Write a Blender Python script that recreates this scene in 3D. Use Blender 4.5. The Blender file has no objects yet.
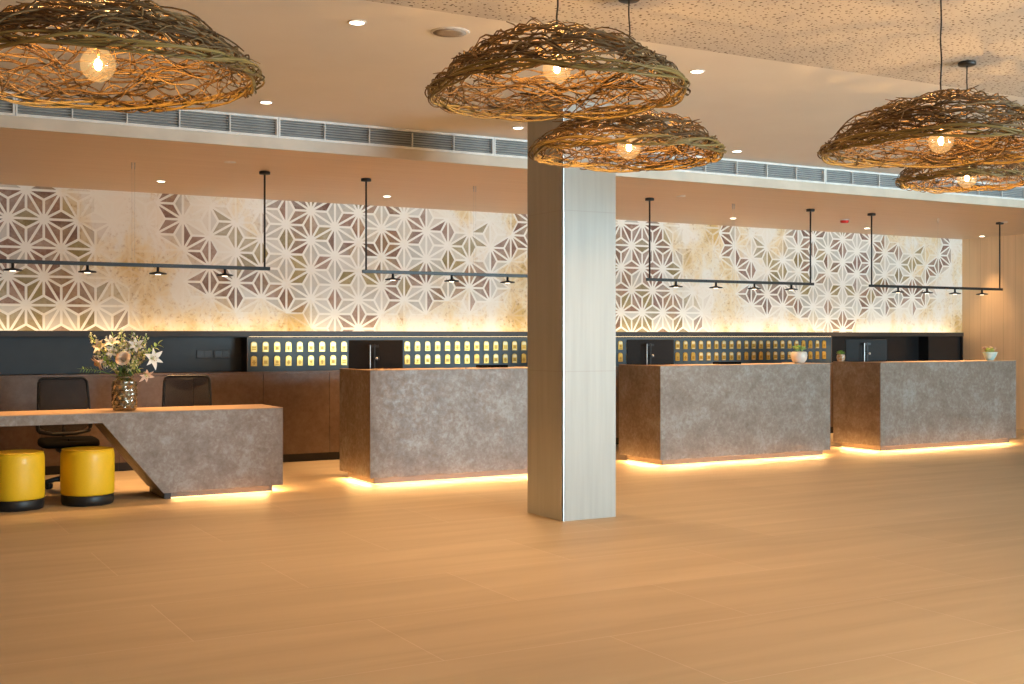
import bpy, bmesh, math, random
from mathutils import Vector, Matrix

sc = bpy.context.scene
COL = sc.collection
PI = math.pi
R = math.radians
rnd = random.Random(7)

# ------------------------------------------------------------------ materials
def new_mat(name):
    m = bpy.data.materials.new(name)
    m.use_nodes = True
    nt = m.node_tree
    bsdf = nt.nodes["Principled BSDF"]
    return m, nt, bsdf

def srgb(r, g, b):
    def f(c):
        c /= 255.0
        return c / 12.92 if c <= 0.04045 else ((c + 0.055) / 1.055) ** 2.4
    return (f(r), f(g), f(b), 1.0)

def pmat(name, col, rough=0.5, metal=0.0, col2=None, scale=20.0, stretch=(1, 1, 1), spec=0.5, bump=0.0,
         detail=4.0, emit=None, emit_s=0.0, coat=0.0, sheen=0.0, lo=0.35, hi=0.65):
    m, nt, b = new_mat(name)
    N, L = nt.nodes, nt.links
    b.inputs["Roughness"].default_value = rough
    b.inputs["Metallic"].default_value = metal
    b.inputs["Specular IOR Level"].default_value = spec
    b.inputs["Coat Weight"].default_value = coat
    b.inputs["Sheen Weight"].default_value = sheen
    if col2 is None:
        col2 = tuple(c * 0.86 for c in col[:3]) + (1,)
    tc = N.new("ShaderNodeTexCoord")
    mp = N.new("ShaderNodeMapping")
    mp.inputs["Scale"].default_value = stretch
    nz = N.new("ShaderNodeTexNoise")
    nz.inputs["Scale"].default_value = scale
    nz.inputs["Detail"].default_value = detail
    rp = N.new("ShaderNodeValToRGB")
    rp.color_ramp.elements[0].position = lo
    rp.color_ramp.elements[1].position = hi
    rp.color_ramp.elements[0].color = col2
    rp.color_ramp.elements[1].color = col
    L.new(tc.outputs["Object"], mp.inputs["Vector"])
    L.new(mp.outputs["Vector"], nz.inputs["Vector"])
    L.new(nz.outputs["Fac"], rp.inputs["Fac"])
    L.new(rp.outputs["Color"], b.inputs["Base Color"])
    if bump:
        bp = N.new("ShaderNodeBump")
        bp.inputs["Strength"].default_value = bump
        bp.inputs["Distance"].default_value = 0.004
        L.new(nz.outputs["Fac"], bp.inputs["Height"])
        L.new(bp.outputs["Normal"], b.inputs["Normal"])
    if emit:
        b.inputs["Emission Color"].default_value = emit
        b.inputs["Emission Strength"].default_value = emit_s
    return m

def emat(name, col, s):
    m = bpy.data.materials.new(name)
    m.use_nodes = True
    nt = m.node_tree
    nt.nodes.clear()
    o = nt.nodes.new("ShaderNodeOutputMaterial")
    e = nt.nodes.new("ShaderNodeEmission")
    e.inputs["Color"].default_value = col
    e.inputs["Strength"].default_value = s
    nt.links.new(e.outputs[0], o.inputs[0])
    return m

def floor_mat():
    m, nt, b = new_mat("floor_tiles")
    N, L = nt.nodes, nt.links
    tc = N.new("ShaderNodeTexCoord")
    br = N.new("ShaderNodeTexBrick")
    br.inputs["Color1"].default_value = (0.510, 0.395, 0.262, 1)
    br.inputs["Color2"].default_value = (0.472, 0.365, 0.240, 1)
    br.inputs["Mortar"].default_value = (0.60, 0.48, 0.36, 1)
    br.inputs["Scale"].default_value = 1.0
    br.inputs["Mortar Size"].default_value = 0.0028
    br.inputs["Mortar Smooth"].default_value = 0.3
    br.inputs["Bias"].default_value = 0.0
    br.inputs["Brick Width"].default_value = 1.7
    br.inputs["Row Height"].default_value = 0.85
    br.offset = 0.5
    mpb = N.new("ShaderNodeMapping")
    mpb.inputs["Location"].default_value = (0.3, 0.5, 0)
    L.new(tc.outputs["Object"], mpb.inputs["Vector"])
    L.new(mpb.outputs["Vector"], br.inputs["Vector"])
    mp = N.new("ShaderNodeMapping")
    mp.inputs["Scale"].default_value = (0.35, 3.2, 1)
    nz = N.new("ShaderNodeTexNoise")
    nz.inputs["Scale"].default_value = 1.5
    nz.inputs["Detail"].default_value = 6
    nz.inputs["Distortion"].default_value = 0.6
    L.new(tc.outputs["Object"], mp.inputs["Vector"])
    L.new(mp.outputs["Vector"], nz.inputs["Vector"])
    rp = N.new("ShaderNodeValToRGB")
    rp.color_ramp.elements[0].position = 0.3
    rp.color_ramp.elements[1].position = 0.7
    rp.color_ramp.elements[0].color = (0.86, 0.84, 0.80, 1)
    rp.color_ramp.elements[1].color = (1.06, 1.06, 1.06, 1)
    L.new(nz.outputs["Fac"], rp.inputs["Fac"])
    mx = N.new("ShaderNodeMix")
    mx.data_type = 'RGBA'
    mx.blend_type = 'MULTIPLY'
    mx.inputs["Factor"].default_value = 1.0
    L.new(br.outputs["Color"], mx.inputs["A"])
    L.new(rp.outputs["Color"], mx.inputs["B"])
    L.new(mx.outputs["Result"], b.inputs["Base Color"])
    mr = N.new("ShaderNodeMapRange")
    mr.inputs["To Min"].default_value = 0.46
    mr.inputs["To Max"].default_value = 0.60
    L.new(nz.outputs["Fac"], mr.inputs["Value"])
    L.new(mr.outputs["Result"], b.inputs["Roughness"])
    b.inputs["Specular IOR Level"].default_value = 0.42
    return m

def wood_mat(name, c1, c2, axis, seam=None, rough=0.5, spec=0.35):
    """streaky veneer; axis = grain direction 0/1/2; seam=(axis, spacing) adds fine dark joints"""
    m, nt, b = new_mat(name)
    N, L = nt.nodes, nt.links
    tc = N.new("ShaderNodeTexCoord")
    mp = N.new("ShaderNodeMapping")
    s = [9.0, 9.0, 9.0]
    s[axis] = 0.35
    mp.inputs["Scale"].default_value = s
    nz = N.new("ShaderNodeTexNoise")
    nz.inputs["Scale"].default_value = 1.6
    nz.inputs["Detail"].default_value = 7
    nz.inputs["Roughness"].default_value = 0.62
    L.new(tc.outputs["Object"], mp.inputs["Vector"])
    L.new(mp.outputs["Vector"], nz.inputs["Vector"])
    rp = N.new("ShaderNodeValToRGB")
    rp.color_ramp.elements[0].position = 0.3
    rp.color_ramp.elements[1].position = 0.7
    rp.color_ramp.elements[0].color = c2
    rp.color_ramp.elements[1].color = c1
    L.new(nz.outputs["Fac"], rp.inputs["Fac"])
    out = rp.outputs["Color"]
    if seam:
        sx = N.new("ShaderNodeSeparateXYZ")
        L.new(tc.outputs["Object"], sx.inputs[0])
        md = N.new("ShaderNodeMath")
        md.operation = 'PINGPONG'
        md.inputs[1].default_value = seam[1] / 2
        L.new(sx.outputs[seam[0]], md.inputs[0])
        lt = N.new("ShaderNodeMath")
        lt.operation = 'LESS_THAN'
        lt.inputs[1].default_value = 0.003
        L.new(md.outputs[0], lt.inputs[0])
        fm = N.new("ShaderNodeMath")
        fm.operation = 'MULTIPLY'
        fm.inputs[1].default_value = 0.35
        L.new(lt.outputs[0], fm.inputs[0])
        mx = N.new("ShaderNodeMix")
        mx.data_type = 'RGBA'
        L.new(fm.outputs[0], mx.inputs["Factor"])
        L.new(out, mx.inputs["A"])
        mx.inputs["B"].default_value = tuple(c * 0.35 for c in c2[:3]) + (1,)
        out = mx.outputs["Result"]
    L.new(out, b.inputs["Base Color"])
    b.inputs["Roughness"].default_value = rough
    b.inputs["Specular IOR Level"].default_value = spec
    return m

def stone_mat(name, dark, mid, light, rough=0.46):
    """mottled oxidised laminate of the counters"""
    m, nt, b = new_mat(name)
    N, L = nt.nodes, nt.links
    tc = N.new("ShaderNodeTexCoord")
    n1 = N.new("ShaderNodeTexNoise")
    n1.inputs["Scale"].default_value = 3.4
    n1.inputs["Detail"].default_value = 9
    n1.inputs["Roughness"].default_value = 0.68
    n1.inputs["Distortion"].default_value = 0.15
    n2 = N.new("ShaderNodeTexNoise")
    n2.inputs["Scale"].default_value = 24
    n2.inputs["Detail"].default_value = 8
    n2.inputs["Roughness"].default_value = 0.7
    n2.inputs["Distortion"].default_value = 0.5
    oi = N.new("ShaderNodeObjectInfo")
    ad = N.new("ShaderNodeVectorMath")
    ad.operation = 'ADD'
    L.new(tc.outputs["Object"], ad.inputs[0])
    L.new(oi.outputs["Location"], ad.inputs[1])
    L.new(ad.outputs[0], n1.inputs["Vector"])
    L.new(ad.outputs[0], n2.inputs["Vector"])
    mm = N.new("ShaderNodeMath")
    mm.operation = 'MULTIPLY_ADD'
    mm.inputs[1].default_value = 0.45
    L.new(n2.outputs["Fac"], mm.inputs[0])
    m2 = N.new("ShaderNodeMath")
    m2.operation = 'MULTIPLY'
    m2.inputs[1].default_value = 0.55
    L.new(n1.outputs["Fac"], m2.inputs[0])
    L.new(m2.outputs[0], mm.inputs[2])
    rp = N.new("ShaderNodeValToRGB")
    e = rp.color_ramp.elements
    e[0].position, e[0].color = 0.34, dark
    e[1].position, e[1].color = 0.66, light
    k = e.new(0.5)
    k.color = mid
    L.new(mm.outputs[0], rp.inputs["Fac"])
    L.new(rp.outputs["Color"], b.inputs["Base Color"])
    mr = N.new("ShaderNodeMapRange")
    mr.inputs["From Min"].default_value = 0.3
    mr.inputs["From Max"].default_value = 0.7
    mr.inputs["To Min"].default_value = rough + 0.14
    mr.inputs["To Max"].default_value = rough - 0.1
    L.new(n2.outputs["Fac"], mr.inputs["Value"])
    L.new(mr.outputs["Result"], b.inputs["Roughness"])
    bp = N.new("ShaderNodeBump")
    bp.inputs["Strength"].default_value = 0.12
    bp.inputs["Distance"].default_value = 0.003
    L.new(n2.outputs["Fac"], bp.inputs["Height"])
    L.new(bp.outputs["Normal"], b.inputs["Normal"])
    b.inputs["Specular IOR Level"].default_value = 0.55
    return m

def perforated_mat():
    m, nt, b = new_mat("perforated_plaster")
    N, L = nt.nodes, nt.links
    tc = N.new("ShaderNodeTexCoord")
    vo = N.new("ShaderNodeTexVoronoi")
    vo.voronoi_dimensions = '2D'
    vo.inputs["Scale"].default_value = 27.0
    L.new(tc.outputs["Object"], vo.inputs["Vector"])
    # hole radius varies from cell to cell
    sp = N.new("ShaderNodeSeparateColor")
    L.new(vo.outputs["Color"], sp.inputs[0])
    mr = N.new("ShaderNodeMapRange")
    mr.inputs["To Min"].default_value = 0.06
    mr.inputs["To Max"].default_value = 0.23
    L.new(sp.outputs[0], mr.inputs["Value"])
    lt = N.new("ShaderNodeMath")
    lt.operation = 'LESS_THAN'
    L.new(vo.outputs["Distance"], lt.inputs[0])
    L.new(mr.outputs["Result"], lt.inputs[1])
    mx = N.new("ShaderNodeMix")
    mx.data_type = 'RGBA'
    L.new(lt.outputs[0], mx.inputs["Factor"])
    mx.inputs["A"].default_value = (0.60, 0.60, 0.60, 1)
    mx.inputs["B"].default_value = (0.10, 0.075, 0.055, 1)
    L.new(mx.outputs["Result"], b.inputs["Base Color"])
    b.inputs["Roughness"].default_value = 0.9
    return m

def mural_mat():
    m, nt, b = new_mat("mural_print")
    N, L = nt.nodes, nt.links
    tc = N.new("ShaderNodeTexCoord")
    n1 = N.new("ShaderNodeTexNoise")
    n1.inputs["Scale"].default_value = 1.3
    n1.inputs["Detail"].default_value = 6
    n1.inputs["Roughness"].default_value = 0.6
    mp = N.new("ShaderNodeMapping")
    mp.inputs["Scale"].default_value = (1.3, 1, 0.8)
    L.new(tc.outputs["Object"], mp.inputs["Vector"])
    L.new(mp.outputs["Vector"], n1.inputs["Vector"])
    rp = N.new("ShaderNodeValToRGB")
    e = rp.color_ramp.elements
    e[0].position, e[0].color = 0.34, (0.70, 0.49, 0.21, 1)
    e[1].position, e[1].color = 0.54, (0.90, 0.86, 0.78, 1)
    k = e.new(0.43)
    k.color = (0.86, 0.72, 0.48, 1)
    L.new(n1.outputs["Fac"], rp.inputs["Fac"])
    # rusty speckle
    n2 = N.new("ShaderNodeTexNoise")
    n2.inputs["Scale"].default_value = 26
    n2.inputs["Detail"].default_value = 5
    n2.inputs["Roughness"].default_value = 0.7
    L.new(tc.outputs["Object"], n2.inputs["Vector"])
    r2 = N.new("ShaderNodeValToRGB")
    r2.color_ramp.elements[0].position = 0.54
    r2.color_ramp.elements[1].position = 0.66
    L.new(n2.outputs["Fac"], r2.inputs["Fac"])
    inv = N.new("ShaderNodeMapRange")
    inv.inputs["From Min"].default_value = 0.62
    inv.inputs["From Max"].default_value = 0.38
    inv.inputs["To Min"].default_value = 0.0
    inv.inputs["To Max"].default_value = 0.75
    L.new(n1.outputs["Fac"], inv.inputs["Value"])
    ml = N.new("ShaderNodeMath")
    ml.operation = 'MULTIPLY'
    L.new(r2.outputs["Color"], ml.inputs[0])
    L.new(inv.outputs["Result"], ml.inputs[1])
    mx = N.new("ShaderNodeMix")
    mx.data_type = 'RGBA'
    L.new(ml.outputs[0], mx.inputs["Factor"])
    L.new(rp.outputs["Color"], mx.inputs["A"])
    mx.inputs["B"].default_value = (0.42, 0.24, 0.10, 1)
    at = N.new("ShaderNodeAttribute")
    at.attribute_name = "print_colour"
    # worn ink
    n3 = N.new("ShaderNodeTexNoise")
    n3.inputs["Scale"].default_value = 9
    n3.inputs["Detail"].default_value = 6
    n3.inputs["Roughness"].default_value = 0.7
    L.new(tc.outputs["Object"], n3.inputs["Vector"])
    r3 = N.new("ShaderNodeMapRange")
    r3.inputs["From Min"].default_value = 0.32
    r3.inputs["From Max"].default_value = 0.56
    r3.inputs["To Min"].default_value = 0.72
    r3.inputs["To Max"].default_value = 1.0
    L.new(n3.outputs["Fac"], r3.inputs["Value"])
    ma = N.new("ShaderNodeMath")
    ma.operation = 'MULTIPLY'
    L.new(at.outputs["Alpha"], ma.inputs[0])
    L.new(r3.outputs["Result"], ma.inputs[1])
    fx = N.new("ShaderNodeMix")
    fx.data_type = 'RGBA'
    L.new(ma.outputs[0], fx.inputs["Factor"])
    L.new(mx.outputs["Result"], fx.inputs["A"])
    L.new(at.outputs["Color"], fx.inputs["B"])
    L.new(fx.outputs["Result"], b.inputs["Base Color"])
    b.inputs["Roughness"].default_value = 0.75
    b.inputs["Specular IOR Level"].default_value = 0.25
    return m

def rattan_mat(name, c1, c2, c3, rough=0.55):
    m, nt, b = new_mat(name)
    N, L = nt.nodes, nt.links
    g = N.new("ShaderNodeNewGeometry")
    rp = N.new("ShaderNodeValToRGB")
    e = rp.color_ramp.elements
    e[0].position, e[0].color = 0.0, c1
    e[1].position, e[1].color = 1.0, c3
    k = e.new(0.55)
    k.color = c2
    L.new(g.outputs["Random Per Island"], rp.inputs["Fac"])
    L.new(rp.outputs["Color"], b.inputs["Base Color"])
    b.inputs["Roughness"].default_value = rough
    b.inputs["Specular IOR Level"].default_value = 0.3
    return m

def glass_shell_mat(name, tint, glow_s, transp):
    """thin glass: transparent + glossy + faint glow"""
    m = bpy.data.materials.new(name)
    m.use_nodes = True
    nt = m.node_tree
    N, L = nt.nodes, nt.links
    N.clear()
    o = N.new("ShaderNodeOutputMaterial")
    t = N.new("ShaderNodeBsdfTransparent")
    t.inputs["Color"].default_value = tint
    g = N.new("ShaderNodeBsdfGlossy")
    g.inputs["Roughness"].default_value = 0.08
    e = N.new("ShaderNodeEmission")
    e.inputs["Color"].default_value = (1.0, 0.62, 0.25, 1)
    e.inputs["Strength"].default_value = glow_s
    a = N.new("ShaderNodeMixShader")
    a.inputs[0].default_value = 1 - transp
    b = N.new("ShaderNodeAddShader")
    L.new(t.outputs[0], a.inputs[1])
    L.new(g.outputs[0], a.inputs[2])
    L.new(a.outputs[0], b.inputs[0])
    L.new(e.outputs[0], b.inputs[1])
    L.new(b.outputs[0], o.inputs[0])
    return m

M = {}
M['floor'] = floor_mat()
M['ceiling'] = pmat('ceiling_plaster', (0.82, 0.82, 0.81, 1), 0.85, col2=(0.80, 0.80, 0.79, 1), scale=3)
M['perforated'] = perforated_mat()
M['soffit'] = wood_mat('soffit_veneer', (0.70, 0.56, 0.415, 1), (0.64, 0.50, 0.36, 1), 0)
M['wood_wall'] = wood_mat('oak_wall', (0.80, 0.585, 0.37, 1), (0.71, 0.51, 0.315, 1), 2, seam=(1, 0.21))
M['fascia'] = pmat('fascia_paint', (0.66, 0.58, 0.48, 1), 0.5, scale=4)
M['wall_paint'] = pmat('warm_wall_paint', (0.20, 0.12, 0.06, 1), 0.85, scale=2)
M['slate'] = pmat('slate_paint', (0.022, 0.030, 0.037, 1), 0.45, scale=6)
M['tag_panel'] = pmat('blue_grey_panel', (0.060, 0.090, 0.110, 1), 0.5, scale=9)
M['black_panel'] = pmat('black_lacquer', (0.010, 0.010, 0.011, 1), 0.35, scale=6)
M['cornice'] = pmat('dark_bronze', (0.045, 0.036, 0.030, 1), 0.5, scale=10)
M['counter'] = stone_mat('oxidised_laminate', (0.142, 0.100, 0.073, 1), (0.222, 0.178, 0.146, 1), (0.330, 0.318, 0.295, 1))
M['cabinet'] = stone_mat('cabinet_laminate', (0.105, 0.062, 0.038, 1), (0.150, 0.094, 0.062, 1), (0.190, 0.130, 0.092, 1), 0.4)
M['worktop'] = wood_mat('worktop_wood', (0.50, 0.36, 0.24, 1), (0.42, 0.295, 0.19, 1), 0)
M['kick'] = pmat('plinth_grey', (0.15, 0.125, 0.105, 1), 0.45, scale=12)
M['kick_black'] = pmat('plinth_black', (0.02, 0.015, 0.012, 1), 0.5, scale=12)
M['led'] = emat('led_warm', (1.0, 0.66, 0.33, 1), 9.0)
M['led_floor'] = emat('led_warm_floor', (1.0, 0.70, 0.30, 1), 2.6)
M['led_small'] = emat('led_panel', (1.0, 0.74, 0.42, 1), 3.0)
M['mural'] = mural_mat()
M['pillar_left'] = pmat('pillar_board', (0.60, 0.54, 0.46, 1), 0.5, scale=2.5, stretch=(3, 3, .3), col2=(0.57, 0.51, 0.43, 1))
M['trim_metal'] = pmat('pale_aluminium', (0.75, 0.75, 0.73, 1), 0.35, 0.4, scale=20)
M['vent_frame'] = pmat('vent_white', (0.84, 0.84, 0.82, 1), 0.4, scale=10)
M['vent_slat'] = pmat('vent_grey', (0.58, 0.59, 0.59, 1), 0.45, scale=10)
M['vent_dark'] = pmat('vent_dark', (0.28, 0.285, 0.285, 1), 0.8, scale=10)
M['black_metal'] = pmat('black_metal', (0.012, 0.012, 0.013, 1), 0.45, 0.0, scale=40)
M['steel'] = pmat('brushed_steel', (0.50, 0.50, 0.50, 1), 0.4, 0.7, scale=60)
M['lamp_lens'] = emat('lamp_lens', (1.0, 0.86, 0.66, 1), 7.0)
M['lamp_lens_dim'] = emat('lamp_lens_small', (1.0, 0.84, 0.62, 1), 3.0)
M['lens_off'] = pmat('lens_off', (0.7, 0.66, 0.6, 1), 0.35, scale=30)
M['white_plastic'] = pmat('white_plastic', (0.72, 0.70, 0.66, 1), 0.4, scale=30)
M['grille'] = pmat('speaker_cloth', (0.42, 0.37, 0.31, 1), 0.8, scale=220, col2=(0.30, 0.26, 0.22, 1))
M['red'] = pmat('alarm_red', (0.62, 0.015, 0.02, 1), 0.35, scale=30)
M['rattan'] = rattan_mat('rattan_sticks', (0.085, 0.050, 0.022, 1), (0.170, 0.105, 0.046, 1), (0.26, 0.18, 0.085, 1))
M['rattan_rim'] = rattan_mat('rattan_rim', (0.17, 0.125, 0.042, 1), (0.27, 0.195, 0.065, 1), (0.13, 0.085, 0.032, 1), 0.45)
M['bulb_glass'] = glass_shell_mat('bulb_glass', (1.0, 0.93, 0.80, 1), 0.16, 0.90)
M['filament'] = emat('filament', (1.0, 0.54, 0.19, 1), 2600.0)
M['brass'] = pmat('brass', (0.55, 0.38, 0.14, 1), 0.3, 0.9, scale=30)
M['yellow'] = pmat('yellow_leather', (0.84, 0.53, 0.012, 1), 0.52, scale=90, col2=(0.80, 0.50, 0.010, 1), bump=0.03, coat=0.1)
M['yellow_seam'] = pmat('yellow_piping', (0.78, 0.50, 0.02, 1), 0.35, scale=60)
M['black_vinyl'] = pmat('black_vinyl', (0.015, 0.015, 0.016, 1), 0.42, scale=60, spec=0.35)
M['screen_back'] = pmat('monitor_plastic', (0.014, 0.012, 0.011, 1), 0.55, scale=50, spec=0.2)
M['screen'] = pmat('dark_screen', (0.01, 0.01, 0.012, 1), 0.1, scale=50)
M['chair_fabric'] = pmat('chair_fabric', (0.005, 0.0045, 0.004, 1), 1.0, scale=160, bump=0.1, spec=0.1)
M['gold'] = pmat('gold_plate', (0.72, 0.47, 0.11, 1), 0.32, 0.55, scale=60)
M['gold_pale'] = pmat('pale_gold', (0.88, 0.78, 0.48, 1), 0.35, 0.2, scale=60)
M['gold_dark'] = pmat('dark_gold', (0.46, 0.24, 0.035, 1), 0.4, 0.4, scale=60)
M['gold_dim'] = pmat('gold_dimmed', (0.70, 0.40, 0.07, 1), 0.35, 0.4, scale=60)
M['pot_white'] = pmat('glazed_white', (0.74, 0.70, 0.64, 1), 0.3, scale=12)
M['pot_blue'] = pmat('glazed_turquoise', (0.30, 0.55, 0.58, 1), 0.3, scale=12, col2=(0.48, 0.66, 0.66, 1))
M['pot_amber'] = pmat('amber_glaze', (0.42, 0.20, 0.06, 1), 0.2, scale=40, col2=(0.70, 0.60, 0.50, 1))
M['soil'] = pmat('potting_soil', (0.05, 0.032, 0.02, 1), 0.95, scale=90)
M['leaf'] = pmat('fresh_leaf', (0.34, 0.50, 0.09, 1), 0.5, scale=14, col2=(0.20, 0.36, 0.06, 1))
M['leaf_light'] = pmat('pale_leaf', (0.58, 0.68, 0.20, 1), 0.5, scale=14, col2=(0.42, 0.56, 0.13, 1))
M['leaf_dark'] = pmat('dark_leaf', (0.05, 0.11, 0.03, 1), 0.5, scale=14)
M['succulent'] = pmat('succulent_green', (0.42, 0.60, 0.24, 1), 0.5, scale=25, col2=(0.22, 0.42, 0.12, 1))
M['succulent_pink'] = pmat('succulent_pink', (0.72, 0.52, 0.42, 1), 0.5, scale=25)
M['petal_white'] = pmat('white_petal', (0.92, 0.90, 0.86, 1), 0.55, scale=20, col2=(0.88, 0.85, 0.76, 1))
M['petal_pink'] = pmat('blush_petal', (0.84, 0.68, 0.55, 1), 0.55, scale=20, col2=(0.80, 0.56, 0.42, 1))
M['petal_cream'] = pmat('cream_petal', (0.88, 0.87, 0.66, 1), 0.55, scale=20, col2=(0.72, 0.76, 0.40, 1))
M['rose'] = pmat('peach_rose', (0.90, 0.72, 0.55, 1), 0.55, scale=20, col2=(0.92, 0.82, 0.70, 1))
M['anther'] = pmat('anther', (0.45, 0.20, 0.03, 1), 0.7, scale=30)
M['socket_grey'] = pmat('socket_grey', (0.055, 0.05, 0.047, 1), 0.4, scale=30)

def vase_mat():
    m = glass_shell_mat('smoked_glass', (0.72, 0.66, 0.50, 1), 0.0, 0.52)
    for n in m.node_tree.nodes:
        if n.type == 'BSDF_GLOSSY':
            n.inputs["Color"].default_value = (0.62, 0.60, 0.52, 1)
            n.inputs["Roughness"].default_value = 0.16
        if n.type == 'EMISSION':
            n.inputs["Strength"].default_value = 0.0
    return m
M['vase'] = vase_mat()

def mesh_fabric_mat():
    m, nt, b = new_mat('chair_mesh')
    b.inputs["Base Color"].default_value = (0.016, 0.013, 0.012, 1)
    b.inputs["Roughness"].default_value = 0.8
    N, L = nt.nodes, nt.links
    tc = N.new("ShaderNodeTexCoord")
    ck = N.new("ShaderNodeTexNoise")
    ck.inputs["Scale"].default_value = 3
    L.new(tc.outputs["Object"], ck.inputs["Vector"])
    mr = N.new("ShaderNodeMapRange")
    mr.inputs["To Min"].default_value = 0.76
    mr.inputs["To Max"].default_value = 0.88
    L.new(ck.outputs["Fac"], mr.inputs["Value"])
    L.new(mr.outputs["Result"], b.inputs["Alpha"])
    return m
M['chair_mesh'] = mesh_fabric_mat()

def pillar_mat():
    m, nt, b = new_mat('pillar_face')
    N, L = nt.nodes, nt.links
    tc = N.new("ShaderNodeTexCoord")
    mp = N.new("ShaderNodeMapping")
    mp.inputs["Scale"].default_value = (14, 14, 0.7)
    nz = N.new("ShaderNodeTexNoise")
    nz.inputs["Scale"].default_value = 1.6
    nz.inputs["Detail"].default_value = 6
    L.new(tc.outputs["Object"], mp.inputs["Vector"])
    L.new(mp.outputs["Vector"], nz.inputs["Vector"])
    rp = N.new("ShaderNodeValToRGB")
    rp.color_ramp.elements[0].position = 0.3
    rp.color_ramp.elements[1].position = 0.7
    rp.color_ramp.elements[0].color = (0.335, 0.335, 0.305, 1)
    rp.color_ramp.elements[1].color = (0.385, 0.385, 0.355, 1)
    L.new(nz.outputs["Fac"], rp.inputs["Fac"])
    sx = N.new("ShaderNodeSeparateXYZ")
    L.new(tc.outputs["Object"], sx.inputs[0])
    # horizontal board joints at 1.0 and 2.33 m
    outc = rp.outputs["Color"]
    for zj in (1.12, 2.33):
        d = N.new("ShaderNodeMath")
        d.operation = 'COMPARE'
        d.inputs[1].default_value = zj
        d.inputs[2].default_value = 0.0035
        L.new(sx.outputs[2], d.inputs[0])
        fm = N.new("ShaderNodeMath")
        fm.operation = 'MULTIPLY'
        fm.inputs[1].default_value = 0.30
        L.new(d.outputs[0], fm.inputs[0])
        mx = N.new("ShaderNodeMix")
        mx.data_type = 'RGBA'
        L.new(fm.outputs[0], mx.inputs["Factor"])
        L.new(outc, mx.inputs["A"])
        mx.inputs["B"].default_value = (0.25, 0.22, 0.18, 1)
        outc = mx.outputs["Result"]
    L.new(outc, b.inputs["Base Color"])
    b.inputs["Roughness"].default_value = 0.42
    return m
M['pillar'] = pillar_mat()

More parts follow.
